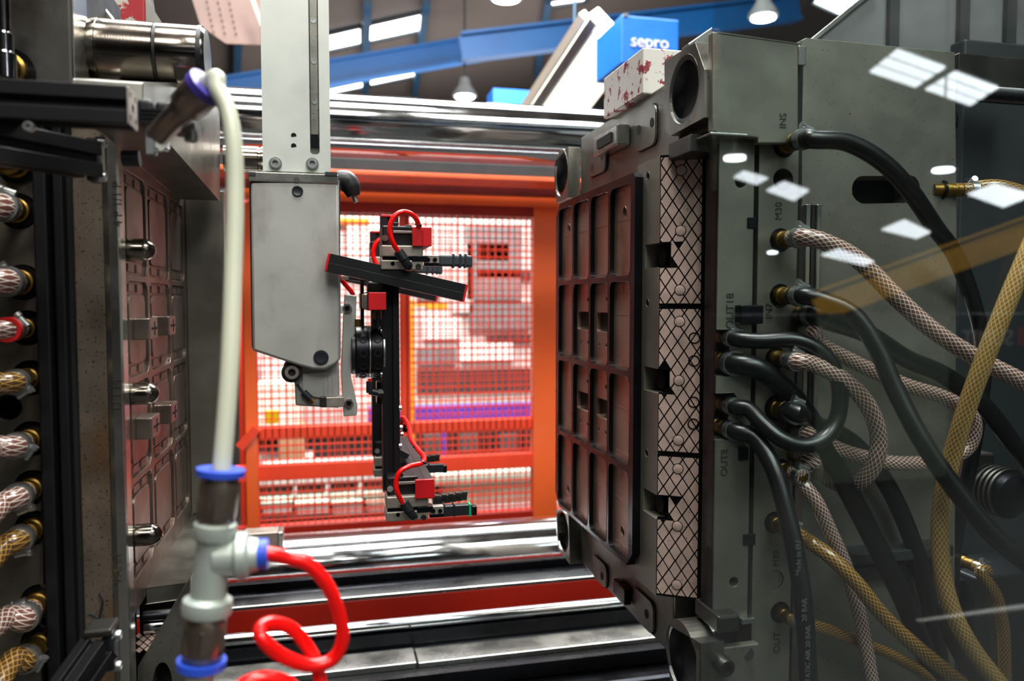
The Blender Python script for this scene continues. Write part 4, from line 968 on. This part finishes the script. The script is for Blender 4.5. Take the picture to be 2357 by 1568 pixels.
# ------------------------------------------------ black clamp and compressed-air pipe
YP = .64
ap = thing('air_pipe', 'thick cream air pipe curving down to a galvanised tee in the foreground', 'pipe', pY(470, 1568, .55))
MB().fbox(314, 226, 352, 286, YP, .03).build('clamp_half', 'black_plastic', ap, .003, smooth=False)
MB().fbox(356, 232, 396, 290, YP-.002, .03).build('clamp_half', 'black_plastic', ap, .003, smooth=False)
rb = MB()
for k in range(4):
    y = 250+k*9; rb.fbox(320, y, 378, y+4, YP-.005, .006)
rb.build('clamp_rib', 'black_anodised', ap, smooth=False)
MB().fbox(392, 276, 448, 302, YP, .025).build('clamp_foot', 'black_plastic', ap, .002, smooth=False)
for x, y in ((352, 292), (440, 302)): piece('cap_screw', screw, ap, pY(x, y, YP-.002), ROT_D)
f0, f1 = pY(384, 290, YP-.01), pY(470, 204, YP-.03); L = (f1-f0).length
MB().rings(f0, f1-f0, [(-.012, .0085), (L*.18, .009), (L*.2, .0095), (L*.48, .010), (L*.5, .0128), (L*.68, .0132), (L*.7, .0138), (L*.96, .0138), (L, .012)], 28).build('push_fitting', 'nickel_brown', ap)
d = (f1-f0).normalized(); MB().hollow(f1-d*.002, d, .006, .0146, .0075, 28).build('release_ring', 'violet_ring', ap)
tp = [f1-d*.012, f1+d*.012, pY(500, 205, .60), pY(524, 255, .595), pY(537, 330, .59), pY(541, 440, .585), pY(537, 620, .575), pY(528, 850, .56), pY(512, 1060, .55), pY(507, 1110, .548)]
MB().tube(tp, [.0062]*10, 20, 8).build('tube', 'cream_tube', ap)
def axis(y):  # centre line of the tee stack
    k = (y-1090)/(1545-1090); return pY(508+(462-508)*k, y, .548-.004*k)
A0, A1 = axis(1090), axis(1545); dd = (A1-A0); LL = dd.length
def at_(y): return (axis(y)-A0).dot(dd.normalized())
def st(nm, mat, prof, n=28, **k): return MB().rings(A0, dd, [(at_(y), r) for y, r in prof], n).build(nm, mat, ap, **k)
MB().hollow(A0-dd.normalized()*.003, dd, .0042, .0158, .0066, 28).build('release_ring', 'blue_ring', ap)
st('push_fitting', 'nickel_brown', [(1100, .0120), (1118, .0130), (1150, .0132), (1196, .0122), (1205, .011)])
st('hex_nut', 'nickel_brown', [(1145, .0140), (1190, .0140)], 6, smooth=False)
tee = st('tee_body', 'galvanised', [(1200, .011), (1206, .0138), (1222, .0143), (1238, .0135), (1246, .0108), (1372, .0116), (1380, .0158), (1396, .0166), (1412, .0158), (1420, .0125)])
b0 = axis(1285); b1 = pY(604, 1276, .545); d = (b1-b0); Lb = d.length
MB().rings(b0, d, [(.002, .0125), (Lb*.45, .0130), (Lb*.52, .0165), (Lb*.70, .0160), (Lb*.76, .012), (Lb*.92, .011)], 28).build('tee_branch', 'galvanised', ap)
MB().hollow(b0+d*.90, d, .007, .0105, .0055, 24).build('release_ring', 'blue_ring', ap)
st('push_fitting', 'nickel_brown', [(1418, .0120), (1430, .0136), (1470, .0140), (1510, .0134), (1520, .011)])
st('hex_nut', 'nickel_brown', [(1440, .0148), (1490, .0148)], 6, smooth=False)
MB().hollow(axis(1518), dd, .0050, .0160, .0085, 28).build('release_ring', 'blue_ring', ap)
MB().tube([axis(1515), axis(1560), axis(1640)], .0090, 20, 4).build('tube', 'cream_tube', ap)
# red coil air hose
rh = thing('coil_hose', 'glossy red coiled air hose plugged into the galvanised tee', 'hose', pY(735, 1600, .56))
e0 = b0+d*.95
MB().tube([e0-d.normalized()*.008, e0+d.normalized()*.006, pY(662, 1285, .548), pY(710, 1300, .55), pY(755, 1350, .552), pY(782, 1420, .555), pY(788, 1475, .556), pY(765, 1518, .556), pY(715, 1532, .552), pY(650, 1510, .546), pY(607, 1475, .542), pY(599, 1448, .548), pY(625, 1434, .556), pY(672, 1448, .563), pY(708, 1490, .566), pY(730, 1535, .564), pY(738, 1590, .56), pY(735, 1650, .555)], .0049, 18, 8).build('tube', 'red_air_hose', rh)
MB().tube([pY(530, 1640, .53), pY(552, 1585, .532), pY(600, 1562, .535), pY(655, 1570, .54), pY(690, 1600, .545), pY(735, 1660, .553)], .0052, 18, 8).build('coil_turn', 'red_air_hose', rh)
# ================================================================== robot arm
YR = 1.17
ra = thing('robot_arm', 'grey and white vertical robot arm hanging down from above in the middle', 'robot', pY(680, 940, YR))
xl, xr = pY(604, 200, YR).x, pY(757, 200, YR).x; gl, gr_ = pY(710, 200, YR).x, pY(736, 200, YR).x
zt, zb = pY(680, -60, YR).z, pY(680, 394, YR).z; zg = pY(722, 357, YR).z
MB().prism([V(xl, YR, zb), V(xr, YR, zb), V(xr, YR, zt), V(gr_, YR, zt), V(gr_, YR, zg+.004), V(gr_-.004, YR, zg), V(gl+.004, YR, zg), V(gl, YR, zg+.004), V(gl, YR, zt), V(xl, YR, zt)], (0, .012, 0)).build('column_face', 'arm_aluminium', ra, .0012, smooth=False)
MB().box(xl, xr, YR+.0125, YR+.085, zb, zt).build('column_body', 'arm_aluminium', ra, .003, smooth=False)
MB().box(gl+.002, gr_-.002, YR+.002, YR+.012, zg+.010, zt).build('guide_rail', 'steel', ra, .001, smooth=False)
MB().box(gl+.0023, gr_-.0023, YR+.001, YR+.0025, zg+.010, zg+.030).build('rail_stop', 'black_steel', ra, smooth=False)
for y in (47, 141, 233, 325):
    c = pY(722, y, YR+.0018); MB().rings(V((gl+gr_)/2, c.y, c.z), -AY, [(0, .0042), (.0006, .0042), (.0006, .003), (-.001, .0025)], 14).build('rail_screw', 'zinc', ra)
for y in (312, 336):
    MB().cyl(pY(676, y, YR-.0004), pY(676, y, YR+.002), .0038, n=16).build('hole', 'dark_void', ra)
bolt = cap_screw_mesh('column_bolt', .0070, .007)
wash = shared(MB().hollow((0, 0, 0), (0, -1, 0), .0015, .0092, .004, 20), 'washer', 'zinc')
for x, y in ((634, 377), (719, 378)):
    piece('washer', wash, ra, pY(x, y, YR-.0002)); piece('column_bolt', bolt, ra, pY(x, y, YR-.0015))
YS = 1.155
MB().fbox(571, 398, 779, 420, YS-.002, .12).build('cover_cap', 'steel_bright', ra, .0015, smooth=False)
for x0, x1 in ((573, 588), (748, 776)): MB().fbox(x0, 396, x1, 404, YS-.004, .03).build('cap_clip', 'dark_grey_paint', ra, smooth=False)
sh = [(577, 420), (780, 414), (783, 829), (770, 840), (749, 851), (722, 851), (690, 843), (581, 807)]
MB().prism([pY(x, y, YS) for x, y in sh], (0, .012, 0)).build('cover_sheet', 'cover_sheet', ra, .0035, smooth=True)
MB().prism([pY(x, y, YS+.0125) for x, y in ((573, 420), (783, 414), (784, 826), (749, 848), (690, 840), (579, 803))], (0, .09, 0)).build('forearm_body', 'dark_grey_paint', ra, .003, smooth=False)
for x, y, r in ((685, 440, .0078), (739, 823, .0108)):
    MB().rings(pY(x, y, YS), -AY, [(0, r), (.0018, r), (.0022, r*.85), (.0012, r*.5), (.0012, .001)], 24).build('plug', 'black_plastic', ra)
MB().cyl(pY(683, 413, YS-.003), pY(683, 413, YS), .004, n=14).build('cap_pin', 'zinc', ra)
bt = [pY(776, 415, 1.2), pY(797, 416, 1.2), pY(808, 432, 1.2), pY(814, 452, 1.2)]
MB().tube(bt, [.014, .0155, .0145, .009], 16, 6).build('cable_boot', 'black_rubber', ra)
MB().cyl(pY(815, 452, 1.2), pY(820, 466, 1.2), .004, n=10).build('cable', 'zinc', ra)
YW = 1.18
wr = [(652, 838), (660, 832), (780, 832), (782, 940), (742, 938), (680, 934), (678, 880), (655, 868)]
MB().prism([pY(x, y, YW) for x, y in wr], (0, .05, 0)).build('wrist_casting', 'cover_sheet', ra, .003, smooth=True)
MB().prism([pY(x, y, YW-.001) for x, y in ((700, 862), (768, 858), (776, 868), (776, 912), (742, 914), (700, 905))], (0, -.003, 0)).build('wrist_boss', 'cover_sheet', ra, .0015, smooth=True)
for x in (745, 755, 765): MB().fbox(x, 865, x+4, 912, YW-.005, .003).build('casting_rib', 'cover_sheet', ra, smooth=False)
MB().rings(pY(672, 857, YW), -AY, [(0, .0150), (.010, .0145), (.011, .0105), (.014, .0105), (.015, .0085), (.015, .005), (.010, .0045)], 28).build('pivot_hub', 'steel_dark', ra)
MB().hollow(pY(672, 857, YW-.0135), -AY, .0025, .0100, .0055, 24).build('hub_ring', 'gripper_steel', ra)
MB().tube([pY(684, 884, YW-.008), pY(692, 897, YW-.008), pY(703, 908, YW-.008)], .0022, 10).build('sensor_cable', 'black_rubber', ra)
MB().cyl(pY(698, 903, YW-.008), pY(716, 920, YW-.008), .0055, n=16).build('sensor', 'black_plastic', ra)
MB().cyl(pY(714, 918, YW-.008), pY(722, 925, YW-.008), .0050, n=16).build('sensor_tip', 'brass', ra)
MB().fbox(740, 914, 792, 938, YW-.012, .02).build('link_bar', 'gripper_steel', ra, .0015, smooth=False)
MB().fbox(736, 914, 752, 938, YW-.0125, .012).build('link_end', 'steel_dark', ra, .001, smooth=False)
sw = [(793, 677), (821, 681), (818, 768), (810, 785), (808, 868), (823, 935), (821, 957), (791, 959), (785, 860), (790, 720)]
MB().prism([pY(x, y, YW-.004) for x, y in sw], (0, .012, 0)).build('swing_plate', 'cover_sheet', ra, .0015, smooth=False)
MB().fbox(781, 703, 796, 722, YW-.006, .02).build('stop_lug', 'white_plastic', ra, .001, smooth=False)
for x, y in ((799, 709), (803, 928)):
    MB().rings(pY(x, y, YW-.004), -AY, [(0, .0072), (.005, .0072)], 6).build('hex_nut', 'zinc', ra, smooth=False)
    MB().rings(pY(x, y, YW-.009), -AY, [(0, .0042), (.003, .0038)], 14).build('stud', 'black_steel', ra)
# ================================================================== tool changer and frame
tf = thing('gripper_frame', 'black aluminium tool frame with tilted crossbar and red end caps on the robot wrist', 'tool', pY(900, 1120, 1.2))
yc = 1.20; zc = pY(845, 810, yc).z
def xx(px, Y=yc, py=810): return pY(px, py, Y).x
cx = V(0, yc, zc); rr_ = .0400
def disc(nm, mat, p0, p1, r, **k): return MB().rings(V(xx(p0), yc, zc), AX, [(0, r-.001), (.001, r), (xx(p1)-xx(p0)-.001, r), (xx(p1)-xx(p0), r-.001)], 40).build(nm, mat, tf, **k)
disc('changer_hub', 'black_plastic', 808, 818, .034); disc('changer_disc', 'black_steel', 818, 847, rr_); disc('spacer_ring', 'steel_bright', 847, 852, rr_*1.01)
disc('changer_disc', 'black_steel', 852, 878, rr_); disc('flange', 'zinc', 878, 884, rr_*1.02)
for px in (834, 866):
    for a in (-95, -62, -30, 0, 30):
        t_ = math.radians(a); n_ = V(0, -math.cos(t_), math.sin(t_)); c = V(xx(px), yc, zc)+n_*(rr_-.0006)
        MB().rings(c, n_, [(0, .0058), (.0010, .0058), (.0011, .0045), (.0002, .0040)], 14).build('threaded_hole', 'dark_void', tf)
for y in (762, 862):
    MB().cyl(pY(876, y, yc-.03), pY(886, y, yc-.03), .0045, n=14).build('flange_screw', 'zinc', tf)
MB().cyl(pY(824, 735, 1.17), pY(824, 752, 1.17), .0050, n=14).build('air_nipple', 'brass', tf)
MB().cyl(pY(868, 735, 1.17), pY(868, 752, 1.17), .0065, n=14).build('air_nipple', 'black_plastic', tf)
MB().tube([pY(866, 745, 1.17), pY(862, 728, 1.17), pY(866, 712, 1.17)], .0028, 10).build('air_tube', 'brass', tf)
eb = MB().tube([pY(851, 872, 1.17), pY(852, 900, 1.17)], .0026, 10).build('air_tube', 'red_air_hose', tf)
MB().cyl(pY(852, 878, 1.17), pY(852, 904, 1.17), .0060, n=14).build('elbow', 'black_plastic', tf)
MB().cyl(pY(850, 900, 1.17), pY(872, 905, 1.17), .0055, n=14).build('elbow', 'black_plastic', tf)
MB().rings(pY(870, 905, 1.17), AX, [(0, .007), (.008, .007)], 6).build('hex_nut', 'steel_dark', tf, smooth=False)
def beam_box(nm, p0, p1, s, cap0=False, cap1=False, depth=None, up=(0, 1, 0)):
    o, sd, u = profile(p0, p1, s, up=up, nm=nm, parent=tf, slots=nm == 'vertical_beam')
    d = (Vector(p1)-Vector(p0)).normalized()
    for c, q, sg in ((cap0, p0, -1), (cap1, p1, 1)):
        if c: MB().bar(Vector(q), Vector(q)+d*sg*.0035, s*1.02, s*1.02, up).build('end_cap', 'red_cap', tf, .0008, smooth=False, label='red plastic end cap')
    return o
for k, (Yv, Yd) in enumerate(((1.165, 1.125), (1.44, 1.415))):
    s_ = .0255
    q = 1 if k == 0 else None
    x = pY(901, 800, 1.165).x-.001; zt_ = pY(900, 500, 1.165).z; zb_ = pY(900, 1128, 1.165).z
    beam_box('vertical_beam', V(x, Yv+s_/2, zb_), V(x, Yv+s_/2, zt_), s_, True, True)
    d0, d1 = pY(757, 604, 1.125), pY(1068, 674, 1.125)
    beam_box('crossbar', V(d0.x, Yd+s_/2, d0.z), V(d1.x, Yd+s_/2, d1.z), s_, True, True)
MB().box(pY(868, 600, 1.165).x, pY(878, 600, 1.165).x, 1.2, 1.226, pY(870, 930, 1.2).z, pY(870, 880, 1.2).z).build('side_plate', 'black_steel', tf, .001, smooth=False)
# middle cross tube with the bright cap
bz = pY(868, 693, 1.125); beam_box('depth_beam', V(bz.x, 1.128, bz.z), V(bz.x, 1.42, bz.z), .0265, False, False, up=(0, 0, 1))
MB().fbox(848, 673, 889, 714, 1.123, .005).build('end_cap', 'red_cap', tf, .001, smooth=False, label='bright red square end cap')
MB().fbox(836, 676, 848, 712, 1.14, .05).build('clamp', 'gripper_steel', tf, .002, smooth=False)
MB().fbox(830, 650, 838, 760, 1.19, .012).build('support_rod', 'black_steel', tf, smooth=False)
MB().fbox(846, 648, 884, 674, 1.16, .03).build('clamp', 'steel_dark', tf, .003, smooth=False)
MB().cyl(pY(786, 637, 1.2), pY(805, 637, 1.2), .0050, n=14).build('stub_rod', 'gripper_steel', tf)
MB().cyl(pY(803, 637, 1.2), pY(850, 642, 1.2), .0062, n=14).build('stub_rod', 'black_plastic', tf)
for y, x in ((985, 923), (1027, 921), (1000, 925), (940, 921)):
    MB().cyl(pY(x-3, y, 1.165), pY(x+3, y, 1.165), .0042, n=12).build('frame_screw', 'zinc', tf)
# depth beam of the lower grippers, upper grippers
for (cxp, cyp) in ((978, 1126), (971, 545)):
    c = pY(cxp, cyp, 1.125); beam_box('depth_beam', V(c.x, 1.121, c.z), V(c.x, 1.50, c.z), .0265, False, False, up=(0, 0, 1))
    cap = MB().fbox(cxp-22, cyp-22, cxp+22, cyp+22, 1.116, .005).build('end_cap', 'red_cap', tf, .001, smooth=False, label='dark red square end cap')
    if cyp == 545: text('raised_lettering', 'GIMATIC', V(c.x, 1.1157, c.z), AZ, -AX, .0055, 'red_cap', cap, .0003)
for y in (1030, 1060): MB().bar(pY(938, y+20, 1.3), pY(918, y+10, 1.3), .02, .01).build('clamp', 'black_plastic', tf, smooth=False)
# ================================================================== four pneumatic grippers
G_ORIG = None
def gripper(label, ox, oy, Y, style):
    t = thing('pneumatic_gripper', label, 'gripper', pY(925+ox, 622+oy, Y), 'grippers on the tool frame')
    def b(nm, x0, y0, x1, y1, dy, dep, mat, bev=.0008, parent=None, **k): return MB().fbox(x0+ox, y0+oy, x1+ox, y1+oy, Y+dy, dep).build(nm, mat, parent or t, bev, smooth=False, **k)
    b('body', 878, 565, 974, 591, 0, .04, 'gripper_steel', .0015); b('body', 877, 599, 974, 621, 0, .04, 'gripper_steel', .0015)
    b('body_slot', 880, 590, 972, 600, .004, .034, 'black_steel', 0)
    MB().rings(pY(904+ox, 607+oy, Y), -AY, [(0, .0030), (.0003, .0030), (.0003, .0022), (-.001, .002)], 14).build('mounting_hole', 'black_steel', t)
    MB().rings(pY(963+ox, 613+oy, Y), -AY, [(0, .0042), (.0015, .0042), (.0017, .0028), (.0004, .0025)], 14).build('socket_screw', 'steel_dark', t)
    b('slide', 948, 589, 985, 602, -.001, .02, 'black_steel', .0006)
    j = b('jaw_plate', 977, 588, 1011, 606, .002, .012, 'gripper_steel', .0006)
    for x in (985, 1001): MB().rings(pY(x+ox, 598+oy, Y+.002), -AY, [(0, .0032), (.002, .0032), (.0022, .002), (.001, .0018)], 14).build('jaw_screw', 'black_steel', j)
    b('jaw_base', 977, 606, 1086 if style == 'tape' else 1020, 613, .004, .012, 'black_steel', .0006)
    b('mount_block', 880, 520, 950, 566, .012, .06, 'black_anodised', .002); b('mount_strip', 905, 531, 950, 537, .009, .01, 'gripper_steel', .0006)
    b('mount_tooth', 906, 512, 916, 532, .014, .02, 'black_anodised'); b('mount_tooth', 933, 518, 948, 532, .014, .02, 'black_anodised')
    MB().cyl(pY(886+ox, 548+oy, Y+.008), pY(886+ox, 548+oy, Y+.014), .0045, n=12).build('mount_screw', 'zinc', t)
    fit = [pY(917+ox, 579+oy, Y-.012), pY(930+ox, 598+oy, Y-.012), pY(938+ox, 610+oy, Y-.009), pY(941+ox, 611+oy, Y+.002)]
    MB().cyl(fit[0], fit[1], .0072, n=18).build('elbow_collar', 'black_plastic', t); MB().tube([fit[1], fit[2], fit[3]], [.0066, .0062, .0058], 16, 5).build('elbow', 'black_plastic', t)
    MB().hollow(fit[0]-(fit[1]-fit[0])*.12, fit[1]-fit[0], .002, .0066, .003, 16).build('release_ring', 'zinc', t)
    if style == 'tape':
        b('finger', 1010, 587, 1084, 613, .003, .012, 'tape', .003, label='finger wrapped in grey tape')
        for x in (1042, 1058, 1070): b('tape_band', x, 584, x+5, 617, .001, .016, 'tape', .002)
        b('taped_end', 1076, 588, 1088, 616, .002, .014, 'tape', .003)
    else:
        b('finger', 1008, 586, 1076, 610, .003, .012, 'black_plastic', .001); b('finger_tip', 1074, 588, 1086, 609, .004, .010, 'black_steel', .001)
        for x in (1009, 1032): b('rubber_band', x, 583, x+4, 613, .001, .016, 'black_rubber', .0015)
        if style == 'green': b('green_band', 1068, 582, 1073, 613, .001, .016, 'green_ring', .0015, label='green rubber band')
        sj = MB()
        for k in range(6): sj.fbox(985+k*13+ox, 567-k*2.0+oy, 998+k*13+ox, 584-k*2.0+oy, Y+.03, .010)
        for k in range(5): sj.fbox(990+k*16+ox, 564-k*2.2+oy, 1000+k*16+ox, 572-k*2.2+oy, Y+.028, .012)
        sj.build('serrated_jaw', 'steel_dark', t, smooth=False)
    return t
G1 = gripper('near upper gripper with taped finger, above the tilted crossbar', 0, 0, 1.122, 'tape')
G2 = gripper('near lower gripper with a green band on its finger tip', 12, 578, 1.122, 'green')
copy_tree(G1, (0, .30, 0), 'far upper gripper mostly hidden behind the near upper one')
G3 = gripper('far lower gripper with its black finger behind the vertical beam', 12, 578, 1.1221, 'plain')
G3.location += V(0, .295, 0); 
# red air hoses on the tool
def air(label, pts, r=.0036, ties=()):
    t = thing('air_hose', label, 'hose', pY(*pts[0]), 'red air hoses on the gripper frame')
    MB().tube([pY(*p) for p in pts], r, 14, 8).build('tube', 'red_air_hose', t)
    for x, y, Y in ties:
        tm = MB(); c = pY(x, y, Y); tm.hollow(c-V(.0, 0, .0015), V(.35, 0, 1), .003, r*1.45, r*1.0, 14); tm.build('cable_tie', 'black_plastic', t)
    return t
air('red air hose arching over the upper gripper to its red cap', [(919, 582, 1.108), (905, 560, 1.10), (897, 530, 1.098), (905, 502, 1.098), (925, 488, 1.10), (947, 493, 1.105), (960, 508, 1.112), (964, 524, 1.118)], ties=((962, 518, 1.117),))
air('red air hose snaking up from the lower gripper along the black bar', [(930, 1163, 1.108), (915, 1135, 1.10), (912, 1108, 1.10), (922, 1085, 1.10), (945, 1073, 1.105), (972, 1066, 1.115), (976, 1052, 1.14), (962, 1035, 1.17), (946, 1012, 1.21), (942, 990, 1.26), (936, 972, 1.30), (926, 962, 1.34), (924, 985, 1.35)], ties=((973, 1064, 1.115), (957, 1030, 1.18), (940, 988, 1.265)))
air('red air hose loop behind the upper grippers, beside the grey cover', [(880, 548, 1.36), (866, 560, 1.36), (859, 580, 1.36), (862, 600, 1.36), (870, 612, 1.36)], .0040)
air('short red air hose between the grey cover and the swing plate', [(780, 635, 1.21), (792, 652, 1.21), (806, 668, 1.21), (814, 680, 1.21)], .0036)
# ================================================================== guard pane and what it mirrors (behind the aisle)
YPN = .36
gp = thing('guard_window', 'clear polycarbonate guard window in front of the right mould, mirroring the hall', 'window', (.9, YPN, .6))
MB().box(pY(1646, 784, YPN).x, 1.6, YPN, YPN+.006, .3, 2.6).build('pane', 'guard_pane', gp, smooth=False)
def mir(v): return V(v.x, 2*YPN-v.y, v.z)
def mray(px, py, z=None, Yv=None):
    d = ray(px, py); t = (z-CAM.z)/d.z if z is not None else Yv/d.y
    return mir(CAM+d*t)
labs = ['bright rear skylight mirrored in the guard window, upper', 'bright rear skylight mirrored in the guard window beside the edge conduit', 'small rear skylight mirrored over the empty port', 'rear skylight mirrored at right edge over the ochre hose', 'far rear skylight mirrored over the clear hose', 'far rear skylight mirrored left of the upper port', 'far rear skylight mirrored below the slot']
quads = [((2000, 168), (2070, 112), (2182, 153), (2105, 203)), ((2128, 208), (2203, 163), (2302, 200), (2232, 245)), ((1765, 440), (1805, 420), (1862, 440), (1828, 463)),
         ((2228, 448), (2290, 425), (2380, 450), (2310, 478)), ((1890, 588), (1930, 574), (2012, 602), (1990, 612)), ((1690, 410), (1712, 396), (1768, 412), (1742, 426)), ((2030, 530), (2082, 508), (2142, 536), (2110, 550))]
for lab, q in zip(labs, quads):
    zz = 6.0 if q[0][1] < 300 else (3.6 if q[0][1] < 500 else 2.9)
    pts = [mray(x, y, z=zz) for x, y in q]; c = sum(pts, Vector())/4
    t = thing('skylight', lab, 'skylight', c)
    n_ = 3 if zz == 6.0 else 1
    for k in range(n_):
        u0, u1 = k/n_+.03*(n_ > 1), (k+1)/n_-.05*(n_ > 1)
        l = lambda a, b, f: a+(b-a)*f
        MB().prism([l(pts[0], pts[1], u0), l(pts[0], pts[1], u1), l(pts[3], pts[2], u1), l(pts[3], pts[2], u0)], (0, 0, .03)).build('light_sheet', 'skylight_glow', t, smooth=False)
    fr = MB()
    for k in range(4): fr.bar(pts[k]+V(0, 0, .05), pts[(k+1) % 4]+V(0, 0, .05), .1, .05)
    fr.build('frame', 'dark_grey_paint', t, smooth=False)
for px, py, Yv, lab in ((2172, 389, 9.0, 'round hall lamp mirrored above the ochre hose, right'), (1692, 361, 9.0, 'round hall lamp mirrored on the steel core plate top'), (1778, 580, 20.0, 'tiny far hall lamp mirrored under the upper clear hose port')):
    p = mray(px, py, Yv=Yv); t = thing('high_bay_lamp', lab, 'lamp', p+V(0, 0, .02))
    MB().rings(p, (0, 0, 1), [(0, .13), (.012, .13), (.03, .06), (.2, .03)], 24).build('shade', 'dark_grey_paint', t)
    MB().cyl(p-V(0, 0, .03), p, .128, n=24).build('glow_face', 'lamp_glow', t)
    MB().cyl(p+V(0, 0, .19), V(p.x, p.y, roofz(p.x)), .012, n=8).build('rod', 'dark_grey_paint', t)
def mbar(nm, lab, cat, p0, p1, Y0, Y1, w, h, mat):
    return tag(MB().bar(mray(*p0, Yv=Y0), mray(*p1, Yv=Y1), w, h).build(nm, mat, smooth=False), lab, cat)
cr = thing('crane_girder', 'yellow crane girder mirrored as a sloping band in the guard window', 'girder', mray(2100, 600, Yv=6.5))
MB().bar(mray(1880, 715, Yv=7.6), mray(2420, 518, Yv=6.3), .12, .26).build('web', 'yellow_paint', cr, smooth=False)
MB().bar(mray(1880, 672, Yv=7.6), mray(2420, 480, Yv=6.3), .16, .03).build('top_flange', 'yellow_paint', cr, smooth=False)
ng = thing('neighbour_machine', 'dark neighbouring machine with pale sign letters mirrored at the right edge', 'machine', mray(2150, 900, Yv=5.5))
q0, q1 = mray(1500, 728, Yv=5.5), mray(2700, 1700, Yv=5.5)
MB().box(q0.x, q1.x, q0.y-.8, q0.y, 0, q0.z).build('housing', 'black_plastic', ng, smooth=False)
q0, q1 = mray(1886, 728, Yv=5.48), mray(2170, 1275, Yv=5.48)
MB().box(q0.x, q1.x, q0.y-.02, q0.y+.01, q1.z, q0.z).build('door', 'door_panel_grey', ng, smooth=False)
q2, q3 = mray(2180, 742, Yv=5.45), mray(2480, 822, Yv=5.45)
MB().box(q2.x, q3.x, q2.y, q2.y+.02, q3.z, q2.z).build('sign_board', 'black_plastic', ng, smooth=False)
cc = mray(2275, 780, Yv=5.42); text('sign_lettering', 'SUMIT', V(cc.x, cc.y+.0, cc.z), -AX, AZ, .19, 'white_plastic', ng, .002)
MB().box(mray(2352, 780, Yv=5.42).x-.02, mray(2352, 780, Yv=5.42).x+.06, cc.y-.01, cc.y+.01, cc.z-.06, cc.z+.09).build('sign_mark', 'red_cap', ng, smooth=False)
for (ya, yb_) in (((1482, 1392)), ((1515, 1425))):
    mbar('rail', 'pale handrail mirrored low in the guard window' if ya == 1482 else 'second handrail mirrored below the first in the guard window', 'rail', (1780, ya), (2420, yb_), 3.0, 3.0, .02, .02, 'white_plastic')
